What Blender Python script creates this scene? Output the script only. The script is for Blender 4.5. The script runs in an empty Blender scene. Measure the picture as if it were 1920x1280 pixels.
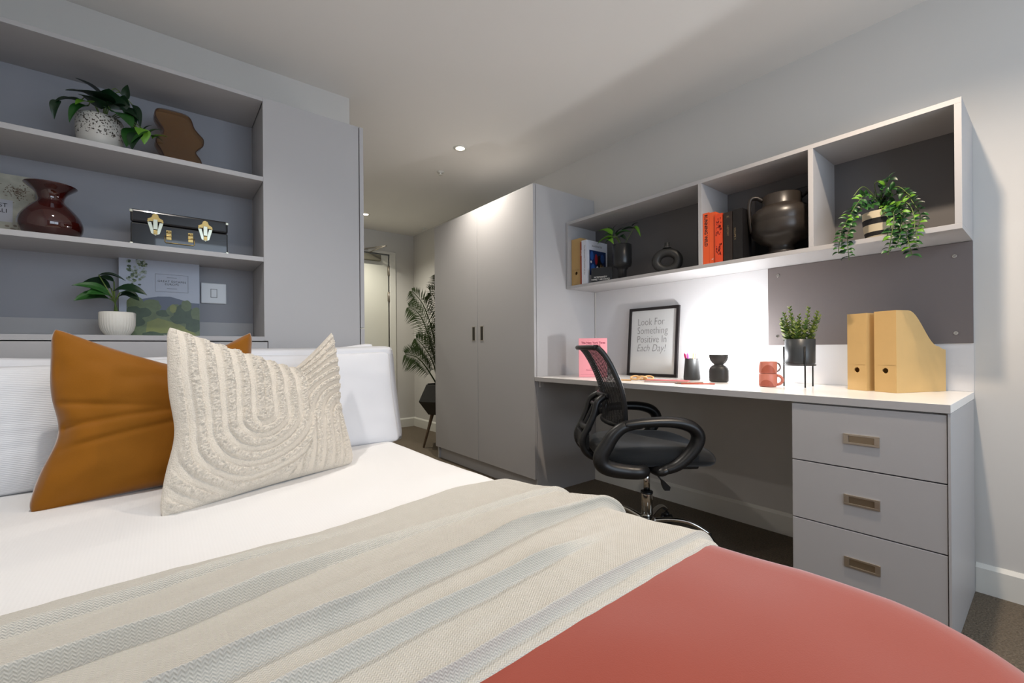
import bpy, bmesh, math, random
import numpy as np
from mathutils import Vector, Matrix, noise
S = bpy.context.scene
COL = S.collection
PI = math.pi
random.seed(4)

# ---------------------------------------------------------------- camera
cam = bpy.data.cameras.new('camera')
cam.sensor_width = 36.0
cam.lens = 36.0 * 819.96 / 1920.0
cam.shift_y = 14.03 / 1920.0
cam.clip_start = 0.02
camo = bpy.data.objects.new('camera', cam)
COL.objects.link(camo)
YAW, ROLL = math.radians(38.605), -0.008
F = Vector((math.sin(YAW), math.cos(YAW), 0))
R0 = Vector((math.cos(YAW), -math.sin(YAW), 0))
R_ = R0 * math.cos(ROLL) + Vector((0, 0, 1)) * math.sin(ROLL)
U_ = R_.cross(F)
camo.matrix_world = Matrix(((R_.x, U_.x, -F.x, 0), (R_.y, U_.y, -F.y, 0), (R_.z, U_.z, -F.z, 0.914), (0, 0, 0, 1)))
S.camera = camo

# ---------------------------------------------------------------- light and exposure
S.view_settings.view_transform = 'Standard'
S.view_settings.look = 'None'
S.view_settings.gamma = 1.0
S.view_settings.use_curve_mapping = False
S.view_settings.exposure = 0.0
W = bpy.data.worlds.new('world')
S.world = W
W.use_nodes = True
bg = W.node_tree.nodes['Background']
bg.inputs[0].default_value = (0.55, 0.68, 1.0, 1)
bg.inputs[1].default_value = 0.6

def light(name, kind, loc, power, color, **kw):
    l = bpy.data.lights.new(name, kind)
    l.energy = power
    l.color = color
    for k, v in kw.items():
        if k != 'rot':
            setattr(l, k, v)
    o = bpy.data.objects.new(name, l)
    o.location = loc
    if 'rot' in kw:
        o.rotation_euler = kw['rot']
    COL.objects.link(o)
    return o
CEIL = 2.28
WARM = (1.0, 0.85, 0.69)
DOWN = [(1.56, 0.34), (1.585, 2.53), (1.596, 4.34)]
DOWN_P = [92, 58, 62]
DOWN_C = [(1.0, 0.82, 0.64), (1.0, 0.93, 0.83), (1.0, 0.96, 0.84)]
for (x, y), p_, c_ in zip(DOWN, DOWN_P, DOWN_C):
    light('downlight_beam', 'SPOT', (x, y, CEIL - 0.012), p_, c_, spot_size=math.radians(138), spot_blend=0.8, shadow_soft_size=0.028)
for x, y in [(-0.05, 1.3)]:
    light('downlight_beam', 'SPOT', (x, y, CEIL - 0.012), 47, (1.0, 0.95, 0.90), spot_size=math.radians(125), spot_blend=0.9, shadow_soft_size=0.028)  # unseen downlight over the bed, added to brighten the bedding
light('desk_lamp_bulb', 'POINT', (2.195, 1.073, 0.905), 10.5, (0.95, 0.97, 1.0), shadow_soft_size=0.022)
# evening daylight through the window behind the camera
light('window_daylight', 'AREA', (0.9, -1.36, 1.45), 36, (0.73, 0.86, 1.0), shape='RECTANGLE', size=2.0, size_y=1.3, rot=(PI / 2, 0, 0))

# ---------------------------------------------------------------- materials
def srgb(*c):
    return tuple(((v / 255) / 12.92 if v / 255 <= 0.04045 else ((v / 255 + 0.055) / 1.055) ** 2.4) for v in c) + (1,)
MATS = {}
def mat(name, col, rough=0.5, metal=0.0, noise_s=0, noise_amt=0.06, bump_s=0, bump=0.0, bump_d=0.001, spec=0.5, sheen=0, emit=None, es=0, trans=0, ior=1.45, coat=0, alpha=1):
    if name in MATS:
        return MATS[name]
    m = bpy.data.materials.new(name)
    m.use_nodes = True
    nt = m.node_tree
    b = nt.nodes['Principled BSDF']
    c = col if len(col) == 4 else srgb(*col)
    b.inputs['Base Color'].default_value = c
    b.inputs['Roughness'].default_value = rough
    b.inputs['Metallic'].default_value = metal
    b.inputs['Specular IOR Level'].default_value = spec
    b.inputs['IOR'].default_value = ior
    b.inputs['Transmission Weight'].default_value = trans
    b.inputs['Sheen Weight'].default_value = sheen
    b.inputs['Sheen Roughness'].default_value = 0.4
    b.inputs['Coat Weight'].default_value = coat
    b.inputs['Alpha'].default_value = alpha
    if emit:
        b.inputs['Emission Color'].default_value = srgb(*emit)
        b.inputs['Emission Strength'].default_value = es
    tc = nt.nodes.new('ShaderNodeTexCoord')
    if not noise_s:
        noise_s, noise_amt = 6, min(noise_amt, 0.03)
    n = nt.nodes.new('ShaderNodeTexNoise')
    n.inputs['Scale'].default_value = noise_s
    n.inputs['Detail'].default_value = 4
    nt.links.new(tc.outputs['Object'], n.inputs['Vector'])
    mx = nt.nodes.new('ShaderNodeMix')
    mx.data_type = 'RGBA'
    mx.inputs[6].default_value = tuple(v * (1 - noise_amt) for v in c[:3]) + (1,)
    mx.inputs[7].default_value = tuple(min(1, v * (1 + noise_amt)) for v in c[:3]) + (1,)
    nt.links.new(n.outputs['Fac'], mx.inputs[0])
    nt.links.new(mx.outputs[2], b.inputs['Base Color'])
    if bump:
        n2 = nt.nodes.new('ShaderNodeTexNoise')
        n2.inputs['Scale'].default_value = bump_s
        n2.inputs['Detail'].default_value = 3
        nt.links.new(tc.outputs['Object'], n2.inputs['Vector'])
        bp = nt.nodes.new('ShaderNodeBump')
        bp.inputs['Strength'].default_value = bump
        bp.inputs['Distance'].default_value = bump_d
        nt.links.new(n2.outputs['Fac'], bp.inputs['Height'])
        nt.links.new(bp.outputs[0], b.inputs['Normal'])
    MATS[name] = m
    return m

def math_node(nt, op, a, b=None, c=None):
    n = nt.nodes.new('ShaderNodeMath')
    n.operation = op
    for i, v in enumerate((a, b, c)):
        if v is None:
            continue
        if isinstance(v, (int, float)):
            n.inputs[i].default_value = v
        else:
            nt.links.new(v, n.inputs[i])
    return n.outputs[0]

M_WALL = mat('wall_paint', (206, 203, 198), 0.85, noise_s=3, noise_amt=0.02, bump_s=180, bump=0.08)
M_CEIL = mat('ceiling_paint', (232, 229, 224), 0.9, noise_s=3, noise_amt=0.015)
M_TRIM = mat('trim_gloss', (222, 220, 212), 0.35)
M_LAM = mat('grey_laminate', (176, 174, 174), 0.42, noise_s=250, noise_amt=0.015, bump_s=400, bump=0.03)
M_LAM_SHADED = mat('grey_laminate_shaded', (150, 151, 157), 0.5, noise_s=250, noise_amt=0.015)  # darker copy of the grey laminate, recess shade mixed into the colour
M_DESK = mat('white_laminate', (240, 238, 234), 0.25, noise_s=200, noise_amt=0.012)
M_SPLASH = mat('white_backing_board', (216, 215, 216), 0.35)
M_BOARD = mat('taupe_pinboard_felt', (112, 104, 102), 0.8, noise_s=500, noise_amt=0.05, bump_s=700, bump=0.2)
M_BLACK = mat('black_plastic', (22, 22, 23), 0.38)
M_DARKGAP = mat('dark_gap', (18, 17, 16), 0.9)
M_CHROME = mat('chrome', (205, 203, 198), 0.12, 1.0)
M_STEEL = mat('brushed_steel', (188, 180, 168), 0.42, 1.0)
M_COAL = mat('charcoal_ceramic', (50, 50, 49), 0.42, noise_s=60, noise_amt=0.1, bump_s=90, bump=0.15)
M_SOIL = mat('soil', (38, 28, 22), 0.95, noise_s=120, noise_amt=0.4, bump_s=140, bump=0.8, bump_d=0.004)
M_PAPER = mat('paper_pages', (222, 214, 196), 0.8, noise_s=300, noise_amt=0.05)
M_INK = mat('black_ink', (36, 34, 34), 0.6)
M_GREYINK = mat('grey_ink', (120, 118, 118), 0.6)
M_WINK = mat('white_ink', (228, 226, 220), 0.6)

# carpet
def carpet_mat():
    m = mat('carpet', (116, 104, 88), 0.95, noise_s=130, noise_amt=0.62, bump_s=170, bump=1.0, bump_d=0.012)
    return m
M_CARPET = carpet_mat()

# ---------------------------------------------------------------- geometry helpers
class G:
    """collects shapes in one bmesh; o is subtracted so world numbers can be used under a placed parent"""
    def __init__(s, o=(0, 0, 0)):
        s.bm = bmesh.new()
        s.o = Vector(o)
    def v(s, p):
        return s.bm.verts.new(Vector(p) - s.o)
    def face(s, vs, mi=0, smooth=False):
        try:
            f = s.bm.faces.new(vs)
        except ValueError:
            return None
        f.material_index = mi
        f.smooth = smooth
        return f
    def box(s, x0, x1, y0, y1, z0, z1, mi=0):
        c = [s.v((x, y, z)) for z in (z0, z1) for y in (y0, y1) for x in (x0, x1)]
        for q in ((0, 2, 3, 1), (4, 5, 7, 6), (0, 1, 5, 4), (2, 6, 7, 3), (0, 4, 6, 2), (1, 3, 7, 5)):
            s.face([c[i] for i in q], mi)
        return s
    def quad(s, a, b, c, d, mi=0):
        s.face([s.v(a), s.v(b), s.v(c), s.v(d)], mi)
        return s
    def lathe(s, prof, n=40, c=(0, 0, 0), cap0=True, cap1=True, mi=0, sx=1, sy=1, rf=None):
        rings = []
        for r, z in prof:
            ring = []
            for k in range(n):
                a = 2 * PI * k / n
                rr = r * (rf(a, z) if rf else 1)
                ring.append(s.v((c[0] + rr * sx * math.cos(a), c[1] + rr * sy * math.sin(a), c[2] + z)))
            rings.append(ring)
        for a, b in zip(rings, rings[1:]):
            for k in range(n):
                s.face([a[k], a[(k + 1) % n], b[(k + 1) % n], b[k]], mi, True)
        if cap0:
            s.face(list(reversed(rings[0])), mi)
        if cap1:
            s.face(rings[-1], mi)
        return s
    def tube(s, pts, r, n=10, mi=0, flat=1.0, up=None, caps=True, closed=False):
        """swept tube; r a number or a list; flat squashes the section along the second axis"""
        pts = [Vector(p) for p in pts]
        m = len(pts)
        rs = r if isinstance(r, (list, tuple)) else [r] * m
        rings = []
        prev = None
        for i, p in enumerate(pts):
            if closed:
                t = pts[(i + 1) % m] - pts[i - 1]
            else:
                t = pts[min(i + 1, m - 1)] - pts[max(i - 1, 0)]
            t = t.normalized() if t.length > 1e-9 else Vector((0, 0, 1))
            if up is not None:
                a = Vector(up)
            elif prev is not None:
                a = prev
            else:
                a = Vector((0, 0, 1)) if abs(t.z) < 0.9 else Vector((1, 0, 0))
            b = t.cross(a)
            b = b.normalized() if b.length > 1e-6 else t.orthogonal().normalized()
            a = b.cross(t).normalized()
            prev = a
            ring = []
            for k in range(n):
                q = 2 * PI * k / n
                ring.append(s.v(p + b * (math.cos(q) * rs[i]) + a * (math.sin(q) * rs[i] * flat)))
            rings.append(ring)
        seq = list(zip(rings, rings[1:])) + ([(rings[-1], rings[0])] if closed else [])
        for a, b in seq:
            for k in range(n):
                s.face([a[k], a[(k + 1) % n], b[(k + 1) % n], b[k]], mi, True)
        if caps and not closed:
            s.face(list(reversed(rings[0])), mi)
            s.face(rings[-1], mi)
        return s
    def prism(s, outline, axis, a0, a1, mi=0, smooth=False):
        """outline in the two other axes, extruded along axis ('x','y','z') from a0 to a1"""
        def P(u, v, w):
            return {'x': (w, u, v), 'y': (u, w, v), 'z': (u, v, w)}[axis]
        A = [s.v(P(u, v, a0)) for u, v in outline]
        B = [s.v(P(u, v, a1)) for u, v in outline]
        n = len(A)
        for k in range(n):
            s.face([A[k], A[(k + 1) % n], B[(k + 1) % n], B[k]], mi, smooth)
        s.face(list(reversed(A)), mi)
        s.face(B, mi)
        return s
    def grid(s, fn, nu, nv, mi=0, smooth=True, closeu=False):
        V = [[s.v(fn(i / nu, j / nv)) for i in range(nu + (0 if closeu else 1))] for j in range(nv + 1)]
        m = len(V[0])
        for j in range(nv):
            for i in range(nu):
                s.face([V[j][i], V[j][(i + 1) % m], V[j + 1][(i + 1) % m], V[j + 1][i]], mi, smooth)
        return s
    def cyl(s, a, b, r, n=16, mi=0, r2=None):
        a, b = Vector(a), Vector(b)
        return s.tube([a, b], [r, r if r2 is None else r2], n, mi)
    def ball(s, c, r, n=12, sz=1.0, mi=0):
        prof = [(r * math.sin(PI * k / n) + 1e-5, -r * sz * math.cos(PI * k / n)) for k in range(n + 1)]
        return s.lathe(prof, n * 2, c, True, True, mi)

def mk(name, g, m, parent=None, bevel=0, loc=None, rot=None, solid=0, sub=0, seg=2, kind=None, recalc=True, weld=False):
    if weld:
        bmesh.ops.remove_doubles(g.bm, verts=g.bm.verts, dist=1e-5)
    if recalc:
        bmesh.ops.recalc_face_normals(g.bm, faces=g.bm.faces)
    me = bpy.data.meshes.new(name)
    g.bm.to_mesh(me)
    g.bm.free()
    for x in (m if isinstance(m, (list, tuple)) else [m]):
        me.materials.append(x)
    o = bpy.data.objects.new(name, me)
    COL.objects.link(o)
    if parent:
        o.parent = parent
    if loc:
        o.location = loc
    if rot:
        o.rotation_euler = rot
    if solid:
        md = o.modifiers.new('solidify', 'SOLIDIFY')
        md.thickness = solid
        md.offset = 0
    if bevel:
        md = o.modifiers.new('bevel', 'BEVEL')
        md.width = bevel
        md.segments = seg
        md.limit_method = 'ANGLE'
        md.angle_limit = math.radians(40)
    if sub:
        md = o.modifiers.new('subsurf', 'SUBSURF')
        md.levels = sub
        md.render_levels = sub
    if kind:
        o['kind'] = kind
    return o

def tag(o, label, cat, group=None):
    o['label'] = label
    o['category'] = cat
    if group:
        o['group'] = group
    return o

def thing(name, label, cat, loc=(0, 0, 0), rz=0, group=None):
    o = bpy.data.objects.new(name, None)
    o.empty_display_size = 0.05
    COL.objects.link(o)
    o.location = loc
    o.rotation_euler = (0, 0, rz)
    return tag(o, label, cat, group)

def struct(name, g, m, parent=None, **kw):
    o = mk(name, g, m, parent, **kw)
    if parent is None:
        o['kind'] = 'structure'
    return o

def text(name, s, m, parent, loc, rot, size, ext=0.0002, align='CENTER', shear=0, off=0, sx=1.0, space=1.0):
    cu = bpy.data.curves.new(name, 'FONT')
    cu.body = s
    cu.size = size
    cu.extrude = ext
    cu.align_x = align
    cu.align_y = 'CENTER'
    cu.shear = shear
    cu.offset = off
    cu.space_character = space
    cu.resolution_u = 3
    t = bpy.data.objects.new(name, cu)
    COL.objects.link(t)
    dg = bpy.context.evaluated_depsgraph_get()
    me = bpy.data.meshes.new_from_object(t.evaluated_get(dg))
    bpy.data.objects.remove(t)
    me.transform(Matrix.Diagonal((sx, 1, 1, 1)))
    me.materials.clear()
    me.materials.append(m)
    o = bpy.data.objects.new(name, me)
    COL.objects.link(o)
    o.parent = parent
    o.location = loc
    o.rotation_euler = rot
    return o

def catmull(pts, n=6):
    pts = [Vector(p) for p in pts]
    out = []
    for i in range(len(pts) - 1):
        p0, p1, p2, p3 = pts[max(i - 1, 0)], pts[i], pts[i + 1], pts[min(i + 2, len(pts) - 1)]
        for k in range(n):
            t = k / n
            out.append(0.5 * ((2 * p1) + (p2 - p0) * t + (2 * p0 - 5 * p1 + 4 * p2 - p3) * t * t + (3 * p1 - p0 - 3 * p2 + p3) * t ** 3))
    out.append(pts[-1])
    return out

# ---------------------------------------------------------------- the room
XL, XW, YB, YF = -0.62, 2.37, 4.86, -1.30
XP, YH = 0.80, 2.40            # corridor side wall, headboard wall
struct('floor', G().box(XL - 0.1, XW + 0.1, YF - 0.1, YB + 0.1, -0.08, 0.0), M_CARPET)
struct('ceiling', G().box(XL - 0.1, XW + 0.1, YF - 0.1, YB + 0.1, CEIL, CEIL + 0.08), M_CEIL)
struct('wall_right', G().box(XW, XW + 0.1, YF - 0.1, YB + 0.1, 0, CEIL), M_WALL)
struct('wall_left', G().box(XL - 0.1, XL, YF - 0.1, YH, 0, CEIL), M_WALL)
struct('wall_headboard', G().box(XL - 0.1, XP, YH, YH + 0.1, 0, CEIL), M_WALL)
struct('wall_corridor', G().box(XP - 0.1, XP, YH + 0.1, YB + 0.1, 0, CEIL), M_WALL)
g = G()
g.box(XP, 1.13, YB, YB + 0.1, 0, CEIL).box(2.075, XW, YB, YB + 0.1, 0, CEIL).box(1.13, 2.075, YB, YB + 0.1, 2.03, CEIL)
struct('wall_back', g, M_WALL)
g = G()
g.box(XL, -0.1, YF - 0.1, YF, 0, CEIL).box(1.9, XW, YF - 0.1, YF, 0, CEIL)
g.box(-0.1, 1.9, YF - 0.1, YF, 0, 0.8).box(-0.1, 1.9, YF - 0.1, YF, 2.1, CEIL)
struct('wall_front', g, M_WALL)
w = struct('window_1', G().box(-0.1, 1.9, YF - 0.07, YF - 0.03, 0.8, 0.85).box(-0.1, 1.9, YF - 0.07, YF - 0.03, 2.05, 2.1)
           .box(-0.1, -0.05, YF - 0.07, YF - 0.03, 0.85, 2.05).box(1.85, 1.9, YF - 0.07, YF - 0.03, 0.85, 2.05).box(0.88, 0.92, YF - 0.07, YF - 0.03, 0.85, 2.05), M_TRIM)
# skirting boards with a sloped top edge
def skirt(name, p0, p1, nrm):
    g = G()
    p0, p1, n = Vector(p0), Vector(p1), Vector(nrm)
    prof = [(0, 0), (0.015, 0), (0.015, 0.092), (0.004, 0.106), (0, 0.106)]
    A = [g.v(p0 + n * a + Vector((0, 0, b))) for a, b in prof]
    B = [g.v(p1 + n * a + Vector((0, 0, b))) for a, b in prof]
    for k in range(5):
        g.face([A[k], A[(k + 1) % 5], B[(k + 1) % 5], B[k]])
    g.face(A)
    g.face(list(reversed(B)))
    return struct(name, g, M_TRIM)
skirt('baseboard_right', (XW, -1.3, 0), (XW, 0.2, 0), (-1, 0, 0))
skirt('baseboard_desk', (XW, 0.62, 0), (XW, 2.03, 0), (-1, 0, 0))
skirt('baseboard_corridor', (XW, 3.31, 0), (XW, YB, 0), (-1, 0, 0))
skirt('baseboard_back', (2.14, YB, 0), (XW - 0.014, YB, 0), (0, -1, 0))
# entrance door with frame, hinges
d = struct('door_1', G().box(1.135, 2.048, YB - 0.004, YB + 0.04, 0.006, 2.006), mat('door_paint', (214, 212, 200), 0.45), bevel=0.002)
for z in (1.83, 1.53, 0.21):
    mk('hinge', G().cyl((2.055, YB - 0.012, z - 0.055), (2.055, YB - 0.012, z + 0.055), 0.009, 10).box(2.038, 2.072, YB - 0.008, YB - 0.003, z - 0.052, z + 0.052), M_STEEL, d)
struct('trim_1', G().box(1.131, 2.074, YB + 0.045, YB + 0.099, 0, 2.029).box(2.062, 2.135, YB - 0.018, YB, 0, 2.03).box(1.05, 1.12, YB - 0.018, YB, 0, 2.03).box(1.05, 2.135, YB - 0.018, YB, 2.02, 2.05), M_TRIM, bevel=0.004)
t = thing('door_closer', 'grey metal door closer with folding arm at the top of the entrance door', 'door closer', (1.8, YB - 0.02, 1.93))
mk('closer_body', G((1.8, YB - 0.02, 1.93)).box(1.66, 1.945, YB - 0.06, YB - 0.005, 1.925, 1.995), mat('closer_grey', (112, 108, 94), 0.5, 0.3), t, bevel=0.006)
mk('closer_arm', G((1.8, YB - 0.02, 1.93)).tube([(1.80, YB - 0.06, 2.002), (1.86, YB - 0.19, 2.03), (1.915, YB - 0.27, 2.05)], 0.009, 8, flat=0.5)
   .tube([(1.915, YB - 0.27, 2.055), (1.85, YB - 0.12, 2.055), (1.76, YB - 0.03, 2.045)], 0.009, 8, flat=0.5).box(1.72, 1.80, YB - 0.045, YB - 0.02, 2.035, 2.05), M_STEEL, t)
# downlights
M_BULB = mat('downlight_glow', (255, 250, 240), 0.5, emit=(255, 238, 214), es=14)
for i, (x, y) in enumerate(DOWN[1:] + [DOWN[0], (-0.05, 1.3)]):
    lab = ['round white ceiling downlight in front of the grey wardrobe', 'round ceiling downlight far down the corridor by the entrance door',
           'round ceiling downlight above the drawers end of the desk',
           'unseen round ceiling downlight added above the bed to brighten it'][i]
    t = thing('downlight', lab, 'ceiling light', (x, y, CEIL))
    mk('bezel', G().lathe([(0.044, -0.001), (0.044, -0.005), (0.03, -0.006), (0.03, -0.001)], 28, cap0=False, cap1=False), M_TRIM, t)
    mk('lens', G().lathe([(0.0301, -0.003), (0.001, -0.003)], 24, cap0=False, cap1=True), M_BULB, t)
for x, y, lab in ((1.677, 2.964, 'small white sprinkler head on the ceiling beyond the wardrobe downlight'), (2.30, 4.45, 'small sprinkler head on the ceiling above the palm in the corridor')):
    t = thing('sprinkler_head', lab, 'sprinkler', (x, y, CEIL))
    mk('rosette', G().lathe([(0.028, 0), (0.026, -0.006), (0.009, -0.008), (0.009, -0.02), (0.016, -0.022), (0.016, -0.024), (0.001, -0.024)], 20), M_TRIM, t)

# ---------------------------------------------------------------- wardrobe
o = (2.085, 2.665, 0)
t = thing('wardrobe', 'tall grey two-door wardrobe standing against the right wall beside the desk', 'wardrobe', o)
g = G(o)
g.box(1.821, 2.368, 2.032, 2.052, 0, 1.945).box(1.821, 2.368, 3.278, 3.298, 0, 1.945).box(1.821, 2.368, 2.052, 3.278, 1.925, 1.945)
g.box(1.821, 2.368, 2.052, 3.278, 0.095, 0.113).box(2.355, 2.368, 2.052, 3.278, 0.113, 1.925)
mk('carcass', g, M_LAM, t, bevel=0.0008)
mk('kick_board', G(o).box(1.838, 1.856, 2.052, 3.278, 0, 0.095), M_LAM, t)
for y0, y1, hy in ((2.034, 2.655, 2.60), (2.659, 3.296, 2.706)):
    dr = mk('door', G(o).box(1.800, 1.819, y0, y1, 0.10, 1.942), M_LAM, t, bevel=0.0012)
    h = mk('handle', G(o).box(1.797, 1.8005, hy - 0.022, hy - 0.017, 0.975, 1.082).box(1.797, 1.8005, hy + 0.017, hy + 0.022, 0.975, 1.082)
           .box(1.797, 1.8005, hy - 0.022, hy + 0.022, 1.077, 1.082).box(1.797, 1.8005, hy - 0.022, hy + 0.022, 0.975, 0.980)
           .box(1.7985, 1.8003, hy - 0.017, hy + 0.017, 0.98, 1.077, 1), [M_STEEL, mat('handle_recess', (62, 58, 52), 0.4, 0.6)], dr, bevel=0.0008)

# ---------------------------------------------------------------- desk with white top, drawer unit
o = (2.085, 1.115, 0)
t = thing('desk', 'long white-topped built-in desk running along the right wall', 'desk', o)
mk('desktop', G(o).box(1.800, 2.366, 0.2, 2.030, 0.714, 0.740), [M_DESK], t, bevel=0.0012)
mk('edge_strip', G(o).box(1.7985, 1.7999, 0.2, 2.030, 0.7145, 0.7395), M_LAM, t)
mk('support_bracket', G(o).box(1.83, 1.86, 2.012, 2.030, 0.674, 0.7135).box(1.86, 2.30, 2.012, 2.030, 0.694, 0.7135), M_LAM, t, bevel=0.001)
o = (2.08, 0.41, 0)
t = thing('drawer_unit', 'grey three-drawer pedestal under the near end of the desk', 'drawers', o)
g = G(o)
g.box(1.824, 2.35, 0.2, 0.2065, 0, 0.7135).box(1.8, 1.824, 0.2, 0.2065, 0, 0.7135).box(1.824, 2.35, 0.598, 0.616, 0, 0.7135).box(2.335, 2.35, 0.2065, 0.598, 0, 0.7135)
g.box(1.824, 2.335, 0.2065, 0.598, 0.695, 0.7135).box(1.824, 2.335, 0.2065, 0.598, 0.03, 0.045)
mk('carcass', g, M_LAM, t, bevel=0.0006)
for z0, z1, hz in ((0.506, 0.708, 0.603), (0.2965, 0.502, 0.398), (0.075, 0.2925, 0.188)):
    dr = mk('drawer_front', G(o).box(1.803, 1.822, 0.2085, 0.6145, z0, z1), M_LAM, t, bevel=0.001)
    y0, y1, za, zb = 0.363, 0.459, hz - 0.017, hz + 0.017
    g = G(o).box(1.7985, 1.8032, y0, y1, zb - 0.006, zb).box(1.7985, 1.8032, y0, y1, za, za + 0.006)
    g.box(1.7985, 1.8032, y0, y0 + 0.014, za + 0.006, zb - 0.006).box(1.7985, 1.8032, y1 - 0.014, y1, za + 0.006, zb - 0.006)
    g.box(1.8022, 1.8032, y0 + 0.014, y1 - 0.014, za + 0.006, zb - 0.006, 1)
    mk('handle', g, [M_STEEL, mat('handle_recess_bronze', (150, 136, 116), 0.35, 0.8)], dr, bevel=0.0006)

# ---------------------------------------------------------------- wall shelf over the desk
o = (2.37, 1.11, 1.3046)
t = thing('open_shelf_unit', 'long grey open shelf box of three bays mounted over the desk', 'shelf', o)
x0, x1, ya, yb, z0, z1, th = 2.083, 2.3685, 0.2, 2.028, 1.3046, 1.743, 0.018
mk('bottom_panel', G(o).box(x0, x1, ya, yb, z0, z0 + th), M_LAM, t, bevel=0.0006)
mk('top_panel', G(o).box(x0, x1, ya, yb, z1 - th, z1), M_LAM, t, bevel=0.0006)
mk('back_panel', G(o).box(x1 - 0.012, x1, ya + th, yb - th, z0 + th, z1 - th), mat('shaded_grey_backing', (104, 102, 102), 0.55), t)  # back darkened, the shade inside the bays is put into its colour
for a, b in ((ya, ya + th), (yb - th, yb)):
    mk('side_panel', G(o).box(x0, x1, a, b, z0 + th, z1 - th), M_LAM, t, bevel=0.0006)
for a, b in ((0.626, 0.644), (1.100, 1.118)):
    mk('divider', G(o).box(x0, x1 - 0.012, a, b, z0 + th, z1 - th), M_LAM, t, bevel=0.0006)
# backing and pinboard
o = (2.365, 1.1, 1.02)
t = thing('backing_board', 'thin white backing board on the wall between desk and wall shelf', 'panel', o)
mk('panel', G(o).box(2.3665, 2.3695, 0.2, 2.028, 0.7405, 1.304), M_SPLASH, t)
mk('edge_trim', G(o).box(2.3645, 2.3665, 2.0225, 2.028, 0.7405, 1.304), M_TRIM, t)
o = (2.36, 0.55, 1.1)
t = thing('pinboard', 'taupe grey pinboard fixed by four screws under the wall shelf', 'pinboard', o)
mk('board_panel', G(o).box(2.3585, 2.3664, 0.2, 0.906, 0.922, 1.3035), M_BOARD, t, bevel=0.001)
for y, z in ((0.860, 1.262), (0.248, 1.254), (0.864, 0.966), (0.246, 0.961)):
    mk('screw', G(o).tube([(2.3586, y, z), (2.3565, y, z)], [0.0075, 0.0065], 16).box(2.3561, 2.3566, y - 0.004, y + 0.004, z - 0.0008, z + 0.0008, 1), [M_CHROME, M_BLACK], t)

# ---------------------------------------------------------------- bookcase over the bed head, with tall cupboard
o = (-0.14, 2.25, 0)
t = thing('headboard_bookcase', 'grey built-in bookcase with three open bays above the bed head', 'bookcase', o)
yf, yk = 2.106, 2.396
mk('back_panel', G(o).box(-0.60, 0.337, yk, yk + 0.003, 0.5, 1.98), M_LAM_SHADED, t)
mk('top_panel', G(o).box(-0.60, 0.337, yf, yk, 1.974, 1.990), M_LAM, t, bevel=0.0006)
mk('side_panel', G(o).box(-0.618, -0.60, yf, yk, 0, 1.990), M_LAM, t, bevel=0.0006)
mk('shelf_board', G(o).box(-0.60, 0.337, yf, yk, 1.634, 1.653), M_LAM, t, bevel=0.0006)
mk('shelf_board', G(o).box(-0.60, 0.337, yf, yk, 1.293, 1.312), M_LAM, t, bevel=0.0006)
mk('ledge_board', G(o).box(-0.60, 0.337, yf - 0.002, yk, 0.956, 0.975), M_LAM, t, bevel=0.0006)
mk('upstand', G(o).box(-0.60, 0.337, yk - 0.004, yk, 0.975, 1.045), M_LAM, t)
mk('headboard_panel', G(o).box(-0.60, 0.349, yf, yf + 0.018, 0.0, 0.952), M_LAM, t, bevel=0.0006)
o = (0.55, 2.25, 0)
t = thing('tall_cupboard', 'tall plain grey cupboard to the right of the bookcase', 'cupboard', o)
mk('carcass', G(o).box(0.3385, 0.356, yf + 0.019, yk, 0.975, 1.990).box(0.352, 0.745, yf + 0.022, yk, 0, 1.972).box(0.3385, 0.745, yf + 0.02, yk, 1.972, 1.990), M_LAM, t)
mk('cupboard_door', G(o).box(0.3375, 0.352, yf, yf + 0.018, 0.957, 1.990).box(0.352, 0.7435, yf, yf + 0.018, 0.04, 1.990), M_LAM, t)
mk('end_panel', G(o).box(0.7475, 0.766, yf - 0.002, yk, 1.022, 1.990), M_LAM, t, bevel=0.0006)
mk('end_panel', G(o).box(0.7475, 0.766, yf - 0.002, yk, 0, 1.019), M_LAM, t, bevel=0.0006)
# switch on the bookcase back
o = (0.18, 2.396, 1.176)
t = thing('light_switch', 'square white light switch on the bookcase back beside the landscape book', 'light switch', o)
mk('switch_plate', G(o).box(0.134, 0.230, 2.385, 2.3958, 1.130, 1.222), mat('switch_plastic', (226, 228, 230), 0.3), t, bevel=0.003)
mk('rocker', G(o).box(0.171, 0.193, 2.3825, 2.386, 1.158, 1.194), mat('switch_plastic', (226, 228, 230), 0.3), t, bevel=0.0015)
mk('rocker_gap', G(o).box(0.1695, 0.1945, 2.3845, 2.3849, 1.1565, 1.1955), mat('gap_grey', (90, 92, 96), 0.6), t)

# ---------------------------------------------------------------- bed
def bed_outline():
    P = [(0.862, 2.085), (0.855, 1.86), (0.86, 1.5), (0.872, 1.1), (0.908, 0.8), (0.922, 0.70), (0.94, 0.46), (0.960, 0.30)]
    cx, cy, r = 0.962 - 0.27, 0.20, 0.27
    for k in range(1, 13):
        a = -k / 12 * PI / 2
        P.append((cx + r * math.cos(a), cy + r * math.sin(a) * 1.0))
    P += [(0.5, -0.075), (0.2, -0.08), (-0.1, -0.08)]
    cx2 = -0.57 + 0.27
    for k in range(0, 13):
        a = -PI / 2 - k / 12 * PI / 2
        P.append((cx2 + r * math.cos(a), cy + r * math.sin(a)))
    P += [(-0.575, 0.6), (-0.578, 1.1), (-0.58, 1.6), (-0.58, 2.085)]
    out = []
    for a, b in zip(P, P[1:]):
        n = max(1, int(math.dist(a, b) / 0.03))
        for k in range(n):
            out.append((a[0] + (b[0] - a[0]) * k / n, a[1] + (b[1] - a[1]) * k / n))
    out.append(P[-1])
    return out
OUT = bed_outline()
BT = 0.505
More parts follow.
